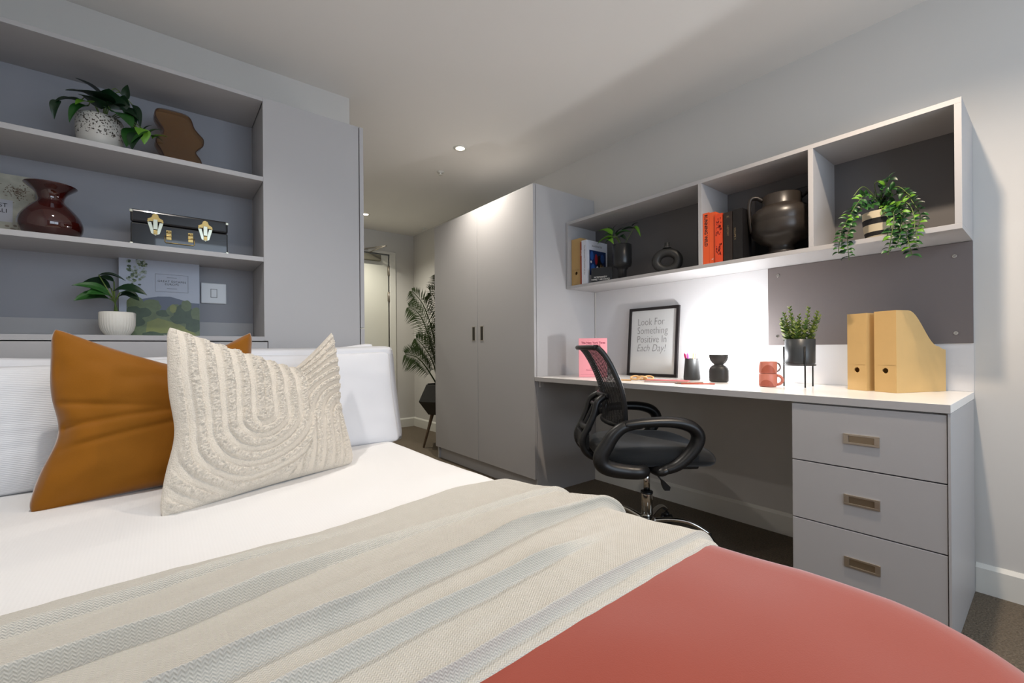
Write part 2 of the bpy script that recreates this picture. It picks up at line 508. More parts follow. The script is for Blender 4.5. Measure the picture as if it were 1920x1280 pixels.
RR = 0.085
def und(x, y):
    return 0.006 * noise.noise(Vector((x * 2.3, y * 2.6, 3))) + 0.003 * noise.noise(Vector((x * 6, y * 7, 9)))
def bed_shell(off, hem, ymax=9, side=0.0, nspine=34):
    """rounded mattress-like shell: rows run from the hem up the side, over the edge and in to a centre line"""
    n = len(OUT)
    nr = []
    for i in range(n):
        a, b = OUT[max(i - 1, 0)], OUT[min(i + 1, n - 1)]
        tx, ty = b[0] - a[0], b[1] - a[1]
        l = math.hypot(tx, ty)
        nr.append((ty / l, -tx / l))      # inward (path runs clockwise seen from above)
    rows = []
    for k in range(8):
        f = k / 8
        z = hem + (BT - RR - hem) * f
        row = []
        for i in range(n):
            wob = side * (1 - f) * (0.6 * math.sin(i * 0.55) + 0.5 * math.sin(i * 0.23 + 1)) 
            row.append((OUT[i][0] - nr[i][0] * (off + wob), OUT[i][1] - nr[i][1] * (off + wob), z))
        rows.append(row)
    for k in range(9):
        a = k / 8 * PI / 2
        d = RR * (1 - math.cos(a))
        row = []
        for i in range(n):
            x = OUT[i][0] + nr[i][0] * (d - off * math.cos(a)); y = OUT[i][1] + nr[i][1] * (d - off * math.cos(a))
            row.append((x, y, BT - RR + (RR + off) * math.sin(a) + und(x, y) * math.sin(a)))
        rows.append(row)
    last = rows[-1]
    for k in range(1, nspine + 1):
        f = k / nspine
        row = []
        for i in range(n):
            sx = 0.19
            sy = min(max(last[i][1], 0.45), 2.085)
            x = last[i][0] + (sx - last[i][0]) * f; y = last[i][1] + (sy - last[i][1]) * f
            crown = 0.004 * math.sin(f * PI / 2)
            row.append((x, y, BT + off + und(x, y) + crown))
        rows.append(row)
    g = G(BO)
    V = [[g.v(p) for p in r] for r in rows]
    for a, b in zip(V, V[1:]):
        for i in range(n - 1):
            if (a[i].co.y + BO[1]) < ymax:
                g.face([a[i], a[i + 1], b[i + 1], b[i]], 0, True)
    bmesh.ops.remove_doubles(g.bm, verts=g.bm.verts, dist=1e-5)
    bmesh.ops.delete(g.bm, geom=[v for v in g.bm.verts if not v.link_faces], context='VERTS')
    return g
def cloth(name, col, s=900, rough=0.9, sheen=0.2, bump=0.3, amt=0.03, d=0.0006):
    return mat(name, col, rough, noise_s=s, noise_amt=amt, bump_s=s, bump=bump, bump_d=d, sheen=sheen, spec=0.2)
def ribbed(name, col, scale, direction, dist, noise_amt=0.0, rough=0.9, sheen=0.2, second=None, strength=0.6):
    m = cloth(name, col, sheen=sheen, rough=rough)
    nt = m.node_tree
    b = nt.nodes['Principled BSDF']
    tc = nt.nodes.new('ShaderNodeTexCoord')
    w = nt.nodes.new('ShaderNodeTexWave')
    w.bands_direction = direction
    w.inputs['Scale'].default_value = scale
    w.inputs['Distortion'].default_value = noise_amt
    nt.links.new(tc.outputs['Object'], w.inputs['Vector'])
    h = w.outputs['Fac']
    if second:
        w2 = nt.nodes.new('ShaderNodeTexWave')
        w2.bands_direction = second[0]
        w2.inputs['Scale'].default_value = second[1]
        w2.inputs['Distortion'].default_value = second[2]
        nt.links.new(tc.outputs['Object'], w2.inputs['Vector'])
        h = math_node(nt, 'MULTIPLY', h, w2.outputs['Fac'])
    bp = nt.nodes.new('ShaderNodeBump')
    bp.inputs['Strength'].default_value = strength
    bp.inputs['Distance'].default_value = dist
    nt.links.new(h, bp.inputs['Height'])
    nt.links.new(bp.outputs[0], b.inputs['Normal'])
    return m
M_DUVET = ribbed('white_waffle_cotton', (236, 235, 234), 48, 'X', 0.0008, 0.6, second=('Y', 62, 0.6), strength=0.3)
M_PILLOW = ribbed('white_ribbed_cotton', (232, 233, 236), 60, 'Z', 0.0012, 0.5, strength=0.5)
M_PILLOWS = cloth('white_smooth_cotton', (230, 231, 235))
M_CORAL = cloth('coral_velvet', (150, 66, 48), 500, 0.75, 0.6, 0.25, 0.05)
BO = (0.19, 1.0, 0)
t = thing('bed', 'double bed with white waffle duvet pushed against the bookcase', 'bed', BO)
mk('bed_base', G(BO).box(-0.53, 0.83, 0.02, 2.09, 0.03, 0.25), cloth('base_fabric', (96, 96, 100)), t, bevel=0.01)
mk('duvet', bed_shell(0.0, 0.17, side=0.006), M_DUVET, t, recalc=False)
g = bed_shell(0.006, 0.13, ymax=0.60, side=0.01)
c = mk('bedspread', g, M_CORAL, None, recalc=False, loc=BO)
tag(c, 'coral velvet bedspread covering the foot end of the bed', 'bedspread')

# throw laid across the bed, folds are steps that follow measured crease lines
CR = [
 (0.014, 0.030, 0.10, [(-0.60, 0.80), (-0.172, 0.88), (-0.097, 0.893), (-0.006, 0.909), (0.107, 0.931), (0.245, 0.932), (0.5, 0.955), (1.0, 0.975)], lambda x: 1 if x < 0.0 else max(0, 1 - (x) / 0.42)),
 (0.026, 0.035, 0.10, [(-0.60, 0.69), (-0.25, 0.735), (-0.082, 0.750), (-0.006, 0.754), (0.055, 0.769), (0.127, 0.791), (0.212, 0.809), (0.314, 0.826), (0.476, 0.838), (0.635, 0.848), (0.829, 0.854), (1.0, 0.86)], lambda x: 0.38 + 0.62 * max(0, min(1, (0.42 - x) / 0.3)) + 0.3 * max(0, min(1, (x - 0.55) / 0.2))),
 (0.036, 0.042, 0.10, [(-0.60, 0.50), (-0.1, 0.565), (0.111, 0.592), (0.157, 0.602), (0.21, 0.605), (0.301, 0.627), (0.431, 0.652), (0.62, 0.706), (0.758, 0.722), (0.864, 0.712), (1.0, 0.70)], lambda x: 1),
 (0.026, 0.034, 0.08, [(-0.60, 0.48), (0.0, 0.51), (0.18, 0.536), (0.27, 0.549), (0.361, 0.556), (0.5, 0.572), (0.624, 0.583), (0.8, 0.60), (1.0, 0.61)], lambda x: max(0.1, min(1, (0.75 - x) / 0.22))),
 (0.018, 0.026, 0.09, [(-0.60, 0.44), (0.286, 0.452), (0.4, 0.460), (0.554, 0.471), (0.712, 0.475), (0.866, 0.472), (1.0, 0.472)], lambda x: 1),
]
def lerp(P, x):
    if x <= P[0][0]:
        return P[0][1]
    for a, b in zip(P, P[1:]):
        if x <= b[0]:
            f = (x - a[0]) / (b[0] - a[0])
            return a[1] + (b[1] - a[1]) * f
    return P[-1][1]
HEM0 = [(-0.6, 0.425), (0.322, 0.432), (0.454, 0.436), (0.668, 0.442), (0.874, 0.448), (1.0, 0.45)]
HEM1 = [(-0.6, 0.95), (-0.187, 0.962), (-0.006, 0.975), (0.112, 0.978), (0.258, 0.99), (0.464, 1.04), (0.642, 1.07), (0.8, 1.06), (1.0, 1.05)]
def xedge(y):
    P = [(0.30, 0.960), (0.46, 0.94), (0.70, 0.922), (0.8, 0.908), (1.1, 0.872), (1.5, 0.86)]
    return lerp(P, y)
def sst(v):
    v = max(0.0, min(1.0, v))
    return v * v * (3 - 2 * v)
def fold_h(x, y):
    h = 0
    for amp, w1, w2, P, en in CR:
        u = y - lerp(P, x) - 0.004 * noise.noise(Vector((x * 4, amp * 99, 0)))
        if u > 0:
            w1 = w1 * (1 + 0.45 * noise.noise(Vector((x * 3.1, amp * 57, 5))))
            h += 1.35 * amp * en(x) * min(1, u / (0.8 * w1)) ** 0.55 * math.exp(-max(0, u - w1 * 0.7) / w2)
    return h
def throw_pt(u, v):
    # u across the bed (arc length over the right edge), v from near hem to far hem
    L0, L1 = -0.585, 1.22
    s = L0 + (L1 - L0) * u
    sx = min(max(s, -0.585), 0.90)
    y0, y1 = lerp(HEM0, sx), lerp(HEM1, sx)
    y = y0 + (y1 - y0) * v
    h = fold_h(sx, y)
    yq = y
    for amp, w1, w2, P, en in CR:
        q = (y - lerp(P, sx)) / w1
        if 0 < q < 2.2:
            yq -= 1.0 * amp * en(sx) * math.sin(PI * min(1, q / 2.2)) ** 1.5
    y = yq
    xe = xedge(y) 
    r = RR
    lift = 0.0115
    h *= 1 - 0.35 * sst((s - 0.55) / 0.25)
    s0 = xe - r
    if s < s0:
        x, z, nx, nz = s, BT, 0, 1
    elif s < s0 + r * PI / 2:
        a = (s - s0) / r
        x, z, nx, nz = s0 + r * math.sin(a), BT - r + r * math.cos(a), math.sin(a), math.cos(a)
    else:
        x, z, nx, nz = xe, BT - r - (s - s0 - r * PI / 2), 1, 0
    hh = lift + h * 1.0 + (und(min(x, 0.9), y) if nz > 0.5 else 0) + 0.0015 * noise.noise(Vector((x * 30, y * 30, 1)))
    if nz < 0.2:
        hh = lift + h * 0.9
    edge = min(v, 1 - v)
    hh -= 0.006 * (1 - sst(edge / 0.012))
    return (x + nx * hh, y, z + nz * hh)
def throw_mat():
    m = cloth('woven_throw', (202, 196, 182), 700, 0.9, 0.25, 0.2, 0.06)
    nt = m.node_tree
    b = nt.nodes['Principled BSDF']
    tc = nt.nodes.new('ShaderNodeTexCoord')
    sp = nt.nodes.new('ShaderNodeSeparateXYZ')
    nt.links.new(tc.outputs['Object'], sp.inputs[0])
    X, Y = sp.outputs[0], sp.outputs[1]
    # herringbone weave: zigzag of diagonal ribs
    tri = math_node(nt, 'PINGPONG', X, 0.0034)
    k = math_node(nt, 'ADD', math_node(nt, 'MULTIPLY_ADD', sp.outputs[2], 0.9, Y), math_node(nt, 'MULTIPLY', tri, 1.0))
    rib = math_node(nt, 'SINE', math_node(nt, 'MULTIPLY', k, 2 * PI / 0.0046))
    n = nt.nodes.new('ShaderNodeTexNoise')
    n.inputs['Scale'].default_value = 420
    nt.links.new(tc.outputs['Object'], n.inputs['Vector'])
    h = math_node(nt, 'ADD', math_node(nt, 'MULTIPLY', rib, 0.5), n.outputs['Fac'])
    bp = nt.nodes.new('ShaderNodeBump')
    bp.inputs['Strength'].default_value = 0.65
    bp.inputs['Distance'].default_value = 0.0012
    nt.links.new(h, bp.inputs['Height'])
    nt.links.new(bp.outputs[0], b.inputs['Normal'])
    ramp = nt.nodes.new('ShaderNodeMix')
    ramp.data_type = 'RGBA'
    ramp.inputs[6].default_value = srgb(190, 186, 176)
    ramp.inputs[7].default_value = srgb(212, 207, 196)
    nt.links.new(math_node(nt, 'MULTIPLY_ADD', rib, 0.4, 0.5), ramp.inputs[0])
    nt.links.new(ramp.outputs[2], b.inputs['Base Color'])
    return m
g = G(BO)
g.grid(throw_pt, 240, 250)
c = mk('throw_blanket', g, throw_mat(), None, loc=BO)
tag(c, 'pale grey woven throw folded across the middle of the bed', 'throw')

# ---------------------------------------------------------------- cushions
def cushion(BL, BR, TR, TL, thick, n, bow=0.03, dip=None, disp=None, wr=0.0, seed=0, pinch=0.0):
    BL, BR, TR, TL = map(Vector, (BL, BR, TR, TL))
    nrm = (BR - BL).cross(TL - BL).normalized()      # towards the viewer side
    upv = ((TL - BL) + (TR - BR)).normalized()
    rt = (BR - BL).normalized()
    def pos(u, v, side):
        a, b = 2 * u - 1, 2 * v - 1
        p = BL * (1 - u) * (1 - v) + BR * u * (1 - v) + TR * u * v + TL * (1 - u) * v
        # bowed edges
        pin = math.exp(-((v - 0.40) / 0.17) ** 2) * pinch
        p = p - rt * (a * (bow * (1 - b * b) + pin) * abs(a) ** 1.5) - upv * (b * bow * (1 - a * a) * abs(b) ** 1.5)
        th = thick * (max(0.0, (1 - abs(a) ** 2.6)) * max(0.0, (1 - abs(b) ** 2.6))) ** 0.55
        if dip:
            dd = dip(u) * max(0, (v - 0.35) / 0.65) ** 1.7
            p = p - upv * dd
            th *= 1 - 0.35 * math.exp(-((u - dip(None)) / 0.16) ** 2) * max(0, (v - 0.55) / 0.45)
        cc = max(0.0, abs(a) + abs(b) - 1.82) / 0.18
        p = p - (rt * math.copysign(1, a) + upv * math.copysign(1, b)) * (0.009 * cc * cc)
        edge = min(1, 26 * min(u, 1 - u, v, 1 - v))
        if wr:
            q = Vector((u * 3.2 + seed, v * 3.6, seed))
            w_ = noise.noise(q) * 1.0 + 0.6 * noise.noise(q * 2.3)
            fold = math.exp(-((v - 0.42 - 0.10 * u) / 0.022) ** 2) * max(0, 0.75 - u) + math.exp(-((v - 0.56 + 0.12 * u) / 0.02) ** 2) * max(0, 0.55 - u) + 0.8 * math.exp(-((v - 0.30 - 0.16 * u) / 0.02) ** 2) * max(0, 0.8 - u) * min(1, u * 6)
            th += wr * (w_ - 1.1 * fold) * edge
        dn = disp(u, v) * edge if (disp and side > 0) else 0
        return p + nrm * (side * th * 0.5 + dn)
    g = G()
    g.grid(lambda u, v: pos(u, v, 1), n, n)
    bn = n
    g.grid(lambda u, v: pos(1 - u, v, -1), bn, bn)
    bmesh.ops.remove_doubles(g.bm, verts=g.bm.verts, dist=2e-4)
    return g
def vdip(c0, D, wl, wr_):
    def f(u):
        if u is None:
            return c0
        d = (u - c0) / (wl if u < c0 else wr_)
        return D * max(0, 1 - abs(d) ** 1.15)
    return f
# pillows
def place(g, name, m, lab, cat, group=None):
    xs = [v.co for v in g.bm.verts]
    c = sum(xs, Vector()) / len(xs)
    zmin = min(v.z for v in xs)
    c.z = zmin
    for v in g.bm.verts:
        v.co -= c
    ob = mk(name, g, m, None, recalc=True, loc=c)
    tag(ob, lab, cat, group)
    return ob
PB = 0.497
def pillow(x0, x1, yb, yt, zt, lab, m, dzr=0.0, th=0.13, seed=0):
    g = cushion((x0, yb, PB), (x1, yb, PB), (x1, yt, zt + dzr), (x0, yt, zt), th, 40, 0.012, wr=0.01, seed=seed)
    return place(g, 'pillow', m, lab, 'pillow', 'white bed pillows')

pillow(-0.50, 0.19, 1.985, 2.05, 0.905, 'white bed pillow behind the left pillow, against the headboard, behind the mustard cushion', M_PILLOWS, th=0.09, seed=3)
pillow(0.20, 0.79, 1.985, 2.055, 0.905, 'smooth white pillow standing at the back right, its tip showing above the right pillow', M_PILLOWS, 0.045, th=0.09, seed=5)
pillow(-0.52, 0.175, 1.885, 1.975, 0.875, 'white ribbed pillow at the left, behind the mustard cushion', M_PILLOW, 0.03, th=0.105, seed=7)
g = cushion((0.19, 1.88, PB), (0.845, 1.88, PB), (0.835, 1.975, 0.908), (0.19, 1.975, 0.90), 0.105, 44, 0.008, wr=0.01, seed=11)
p = place(g, 'pillow', M_PILLOWS, 'white flanged pillow standing at the front right beside the cream cushion', 'pillow', 'white bed pillows')
fl = cushion((0.165, 1.905, PB - 0.003), (0.87, 1.905, PB - 0.003), (0.862, 2.0, 0.935), (0.165, 2.0, 0.925), 0.012, 20, 0.004)
for v in fl.bm.verts:
    v.co -= p.location
mk('flange', fl, M_PILLOWS, p)
# mustard velvet cushion
g = cushion((-0.275, 1.64, 0.497), (0.25, 1.72, 0.502), (0.262, 1.875, 0.99), (-0.245, 1.77, 0.988), 0.15, 130, 0.012, dip=vdip(0.56, 0.115, 0.56, 0.44), wr=0.026, seed=2, pinch=0.028)
place(g, 'throw_cushion', cloth('mustard_velvet', (140, 86, 8), 420, 0.7, 0.5, 0.3, 0.08), 'mustard velvet cushion with a chopped top leaning on the white pillows', 'cushion')
# cream tufted cushion: two sets of nested arches in raised pile
def tuft(u, v):
    n1 = noise.noise(Vector((u * 5, v * 5, 4))) * 0.012
    x = u + n1; y = v + noise.noise(Vector((u * 5, v * 5, 9))) * 0.012
    # left set opens upwards, right set opens downwards
    d1 = math.hypot(x - 0.40, min(0, y - 0.40) * 1.05)
    d2 = math.hypot(x - 0.93, max(0, y - 0.33) * 1.0)
    if x > (0.665 if y > 0.36 else 0.70) or (d2 < d1 - 0.06):
        d = d2 + 0.02
    else:
        d = d1
    per = 0.072
    ph = (d / per) % 1.0
    tuf = 1.0 if ph < 0.56 else 0.0
    e = min(abs(ph - 0.0), abs(ph - 0.56), abs(ph - 1.0)) / 0.10
    prof = (min(1, e) ** 0.5) if tuf else 0.45 * min(1, e) ** 0.5
    fuzz = 0.5 + 0.5 * noise.noise(Vector((u * 62, v * 62, 1))) + 0.7 * noise.noise(Vector((u * 115, v * 115, 5)))
    return 0.0125 * prof * (0.55 + 0.75 * fuzz * tuf)
g = cushion((-0.012, 1.385, 0.497), (0.535, 1.585, 0.505), (0.528, 1.80, 0.992), (0.008, 1.605, 0.992), 0.165, 300, 0.010, dip=vdip(0.66, 0.15, 0.66, 0.34), disp=tuft, wr=0.006, seed=8, pinch=0.02)
place(g, 'throw_cushion', cloth('cream_tufted_cotton', (228, 219, 205), 300, 0.95, 0.3, 0.9, 0.06, 0.004), 'cream tufted cushion with raised nested arches in front of the mustard cushion', 'cushion')

# ---------------------------------------------------------------- leaves and plants
LG = [mat('leaf_dark', (16, 44, 22), 0.38, noise_s=30, noise_amt=0.2), mat('leaf_bright', (92, 140, 34), 0.42, noise_s=30, noise_amt=0.15), mat('leaf_mid', (36, 82, 30), 0.4, noise_s=30, noise_amt=0.2)]
M_STEM = mat('stem_green', (92, 112, 52), 0.6)
_lc = {}
def leaf_mesh(kind, mi):
    """unit leaf along +X, width 1 across Y, normal +Z"""
    if (kind, mi) in _lc:
        return _lc[(kind, mi)]
    g = G()
    N = {'heart': 10, 'oval': 8, 'small': 5}[kind]
    def w(t):
        if kind == 'heart':
            return 0.5 * (math.sin(PI * min(1, t ** 0.62)) ** 0.8) * (1.05 - 0.25 * t) + 0.002
        if kind == 'oval':
            return 0.5 * math.sin(PI * t ** 0.85) ** 0.75 + 0.002
        return 0.5 * math.sin(PI * t) ** 0.9 + 0.004
    rows = []
    for i in range(N + 1):
        t = i / N
        zc = 0.10 * math.sin(PI * t) - 0.16 * t * t
        row = []
        for a in (-1, -0.5, 0, 0.5, 1) if kind != 'small' else (-1, 0, 1):
            row.append(g.v((t, a * w(t), zc + 0.16 * abs(a) * w(t) * 1.2 - (0.0 if a else 0.015))))
        rows.append(row)
    for a, b in zip(rows, rows[1:]):
        for k in range(len(a) - 1):
            g.face([a[k], b[k], b[k + 1], a[k + 1]], 0, True)
    me = bpy.data.meshes.new('leaf')
    g.bm.to_mesh(me)
    g.bm.free()
    me.materials.append(LG[mi])
    _lc[(kind, mi)] = me
    return me
def put_leaf(parent, kind, mi, a, b, w, nrm=(0, -0.3, 1), name='leaf'):
    a, b = Vector(a), Vector(b)
    d = b - a
    L = max(d.length, 1e-4)
    x = d / L
    n = Vector(nrm)
    n = (n - x * n.dot(x))
    n = n.normalized() if n.length > 1e-4 else x.orthogonal().normalized()
    y = n.cross(x)
    o = bpy.data.objects.new(name, leaf_mesh(kind, mi))
    COL.objects.link(o)
    o.parent = parent
    pl = parent.location
    M = Matrix(((x.x * L, y.x * w, n.x * L, a.x - pl.x), (x.y * L, y.y * w, n.y * L, a.y - pl.y), (x.z * L, y.z * w, n.z * L, a.z - pl.z), (0, 0, 0, 1)))
    o.matrix_local = M
    return o
LEAF1 = [((-0.15, 2.2, 1.826), (-0.252, 2.13, 1.838), 0.087, 0), ((-0.158, 2.22, 1.84), (-0.227, 2.2, 1.912), 0.072, 0), ((-0.144, 2.18, 1.81), (-0.145, 2.14, 1.869), 0.059, 0), ((-0.168, 2.16, 1.793), (-0.219, 2.12, 1.82), 0.066, 0), ((-0.225, 2.17, 1.807), (-0.292, 2.14, 1.777), 0.038, 0), ((-0.275, 2.15, 1.784), (-0.288, 2.13, 1.714), 0.022, 0), ((-0.203, 2.16, 1.794), (-0.254, 2.12, 1.719), 0.034, 2), ((-0.192, 2.14, 1.799), (-0.232, 2.11, 1.777), 0.045, 1), ((-0.103, 2.2, 1.866), (-0.1, 2.2, 1.932), 0.02, 0), ((-0.113, 2.2, 1.829), (-0.108, 2.17, 1.873), 0.036, 0), ((-0.142, 2.15, 1.791), (-0.079, 2.1, 1.744), 0.058, 2), ((-0.104, 2.2, 1.842), (-0.078, 2.15, 1.749), 0.04, 0), ((-0.085, 2.2, 1.856), (-0.057, 2.17, 1.768), 0.02, 0), ((-0.053, 2.14, 1.743), (-0.106, 2.11, 1.67), 0.06, 2), ((-0.062, 2.12, 1.722), (-0.088, 2.1, 1.656), 0.039, 0), ((-0.059, 2.12, 1.743), (-0.046, 2.1, 1.684), 0.036, 1), ((-0.053, 2.14, 1.733), (-0.034, 2.13, 1.771), 0.02, 0), ((-0.035, 2.15, 1.742), (-0.003, 2.15, 1.772), 0.024, 2), ((-0.032, 2.15, 1.733), (0.006, 2.15, 1.73), 0.024, 2), ((-0.027, 2.15, 1.724), (0.016, 2.16, 1.757), 0.018, 1), ((-0.124, 2.18, 1.826), (-0.145, 2.13, 1.816), 0.044, 0), ((-0.099, 2.17, 1.8), (-0.062, 2.14, 1.786), 0.028, 0)]
LEAF2 = [((-0.154, 2.2, 1.112), (-0.24, 2.15, 1.109), 0.044, 1), ((-0.152, 2.2, 1.122), (-0.242, 2.17, 1.164), 0.036, 1), ((-0.152, 2.24, 1.156), (-0.222, 2.22, 1.18), 0.052, 0), ((-0.146, 2.19, 1.12), (-0.205, 2.14, 1.131), 0.047, 2), ((-0.142, 2.18, 1.14), (-0.05, 2.12, 1.141), 0.039, 0), ((-0.128, 2.18, 1.12), (-0.077, 2.15, 1.128), 0.024, 0), ((-0.125, 2.22, 1.14), (-0.068, 2.2, 1.118), 0.032, 0), ((-0.184, 2.22, 1.201), (-0.109, 2.2, 1.194), 0.01, 0), ((-0.144, 2.25, 1.183), (-0.191, 2.25, 1.202), 0.024, 0)]
LEAF3 = [((2.12, 1.671, 1.576), (2.09, 1.773, 1.572), 0.058, 1), ((2.14, 1.694, 1.603), (2.12, 1.785, 1.659), 0.058, 1), ((2.16, 1.702, 1.601), (2.15, 1.734, 1.666), 0.052, 0), ((2.2, 1.713, 1.616), (2.2, 1.66, 1.658), 0.066, 0), ((2.15, 1.67, 1.593), (2.14, 1.562, 1.607), 0.045, 2), ((2.2, 1.672, 1.624), (2.2, 1.568, 1.637), 0.039, 0), ((2.2, 1.576, 1.639), (2.2, 1.532, 1.572), 0.025, 1), ((2.14, 1.647, 1.577), (2.11, 1.567, 1.553), 0.045, 0), ((2.11, 1.663, 1.576), (2.09, 1.719, 1.549), 0.045, 2), ((2.2, 1.594, 1.643), (2.2, 1.553, 1.659), 0.022, 0), ((2.2, 1.733, 1.654), (2.2, 1.708, 1.682), 0.053, 0), ((2.1, 1.695, 1.571), (2.08, 1.639, 1.538), 0.045, 1), ((2.12, 1.69, 1.599), (2.09, 1.727, 1.602), 0.052, 2)]
TRAIL = [[(2.2, 0.437, 1.465), (2.15, 0.418, 1.511), (2.12, 0.392, 1.537)], [(2.2, 0.437, 1.475), (2.13, 0.463, 1.499), (2.09, 0.487, 1.456), (2.07, 0.516, 1.387), (2.06, 0.531, 1.327), (2.05, 0.534, 1.274)], [(2.18, 0.441, 1.472), (2.1, 0.481, 1.436), (2.06, 0.505, 1.342), (2.05, 0.5, 1.242)], [(2.2, 0.437, 1.465), (2.15, 0.365, 1.486), (2.1, 0.32, 1.415), (2.09, 0.305, 1.362), (2.07, 0.321, 1.277)], [(2.18, 0.425, 1.458), (2.1, 0.357, 1.405), (2.06, 0.336, 1.307), (2.05, 0.321, 1.231)], [(2.18, 0.425, 1.447), (2.08, 0.375, 1.396), (2.05, 0.375, 1.313), (2.04, 0.384, 1.241)], [(2.17, 0.423, 1.449), (2.09, 0.362, 1.414), (2.06, 0.35, 1.329), (2.04, 0.362, 1.262)], [(2.2, 0.437, 1.475), (2.15, 0.38, 1.51), (2.12, 0.338, 1.462), (2.1, 0.302, 1.419)], [(2.2, 0.44, 1.48), (2.14, 0.473, 1.535), (2.1, 0.497, 1.496)], [(2.17, 0.431, 1.457), (2.08, 0.398, 1.401), (2.06, 0.379, 1.354), (2.05, 0.39, 1.307)], [(2.18, 0.425, 1.458), (2.1, 0.342, 1.43), (2.07, 0.316, 1.342), (2.05, 0.335, 1.267)], [(2.19, 0.443, 1.492), (2.14, 0.44, 1.536), (2.12, 0.42, 1.539)]]
PALM = [[(2.063, 3.72, 0.572), (2.016, 3.7, 0.991), (1.887, 3.66, 1.31), (1.756, 3.64, 1.445)], [(2.063, 3.72, 0.572), (1.944, 3.6, 0.89), (1.803, 3.55, 1.201), (1.667, 3.52, 1.286)], [(2.041, 3.7, 0.574), (1.904, 3.65, 0.743), (1.793, 3.62, 0.844), (1.67, 3.6, 0.875)], [(2.086, 3.72, 0.571), (2.08, 3.7, 1.093), (1.998, 3.66, 1.391), (1.938, 3.64, 1.444)], [(2.098, 3.7, 0.571), (2.126, 3.7, 1.094), (2.05, 3.66, 1.47), (2.023, 3.64, 1.616)], [(2.052, 3.7, 0.574), (1.954, 3.62, 0.792), (1.852, 3.6, 0.94), (1.764, 3.58, 1.016)], [(2.144, 3.76, 0.565), (2.26, 3.8, 0.994), (2.26, 3.85, 1.273), (2.26, 3.9, 1.372)], [(2.098, 3.7, 0.571), (2.142, 3.65, 0.888), (2.221, 3.6, 1.092), (2.26, 3.55, 1.144)], [(2.087, 3.7, 0.572), (2.044, 3.62, 0.789), (1.951, 3.55, 0.988), (1.86, 3.5, 1.129)]]

# 1 pothos in speckled pot, top shelf of the bookcase
c = (-0.176, 2.2, 1.653)
t = thing('potted_pothos', 'trailing dark green pothos in a speckled stone-white pot on the top shelf', 'plant', c)
pm = mat('speckled_pot', (196, 192, 184), 0.45, noise_s=60, noise_amt=0.1)
def speck(m):
    nt = m.node_tree
    b = nt.nodes['Principled BSDF']
    tc = nt.nodes.new('ShaderNodeTexCoord')
    v = nt.nodes.new('ShaderNodeTexNoise')
    v.inputs['Scale'].default_value = 150
    v.inputs['Detail'].default_value = 2
    nt.links.new(tc.outputs['Object'], v.inputs['Vector'])
    sp = nt.nodes.new('ShaderNodeSeparateXYZ')
    nt.links.new(tc.outputs['Object'], sp.inputs[0])
    up = math_node(nt, 'GREATER_THAN', sp.outputs[2], 0.042)
    d = math_node(nt, 'MULTIPLY', math_node(nt, 'LESS_THAN', v.outputs['Fac'], 0.43), up)
    mx = nt.nodes.new('ShaderNodeMix')
    mx.data_type = 'RGBA'
    mx.inputs[6].default_value = srgb(190, 187, 180)
    mx.inputs[7].default_value = srgb(58, 50, 42)
    nt.links.new(d, mx.inputs[0])
    nt.links.new(mx.outputs[2], b.inputs['Base Color'])
    return m
speck(pm)
mk('pot', G().lathe([(0.052, 0), (0.058, 0.004), (0.063, 0.03), (0.066, 0.06), (0.066, 0.11), (0.063, 0.119), (0.058, 0.119), (0.058, 0.10)], 48, cap1=False, rf=lambda a, z: 1 + (0.012 * noise.noise(Vector((a * 14, z * 220, 0))) if 0.045 < z < 0.115 else 0)), pm, t)
mk('soil', G().lathe([(0.058, 0.1), (0.001, 0.105)], 24, cap0=False), M_SOIL, t)
for a, b, w, ci in LEAF1:
    put_leaf(t, 'heart', ci, a, b, w * (1.7 if w > 0.05 else 1.35))
g = G(c)
for a, b, w, ci in LEAF1[::2]:
    m_ = Vector(a)
    g.tube(catmull([(c[0] + 0.01, c[1], c[2] + 0.10), (c[0] * 0.5 + m_.x * 0.5, (c[1] + m_.y) / 2, max(m_.z, c[2] + 0.11) + 0.03), a], 5), 0.0016, 5)
mk('stems', g, M_STEM, t)
# 2 rubber plant in ribbed pot on the ledge
c = (-0.132, 2.2, 0.975)
t = thing('potted_plant', 'small broad-leaved green plant in a ribbed white pot on the bookcase ledge', 'plant', c)
mk('pot', G().lathe([(0.032, 0), (0.036, 0.003), (0.047, 0.02), (0.052, 0.04), (0.053, 0.085), (0.050, 0.088), (0.047, 0.085), (0.047, 0.07)], 180, cap1=False, rf=lambda a, z: 1 - 0.022 * (0.5 - 0.5 * math.cos(a * 36)) * (1 if 0.002 < z < 0.082 else 0)), mat('matt_white_pot', (214, 211, 202), 0.6), t)
mk('soil', G().lathe([(0.047, 0.068), (0.001, 0.072)], 24, cap0=False), M_SOIL, t)
for a, b, w, ci in LEAF2:
    put_leaf(t, 'oval', 2 if ci == 1 else ci, a, b, w * 1.35, (0, -0.75, 1))
g = G(c)
for a, b, w, ci in LEAF2:
    g.tube(catmull([(c[0] - 0.004 + random.uniform(-0.01, 0.01), c[1], c[2] + 0.06), (c[0] - 0.006, c[1], c[2] + 0.12), a], 5), 0.0022, 6)
mk('stems', g, M_STEM, t)
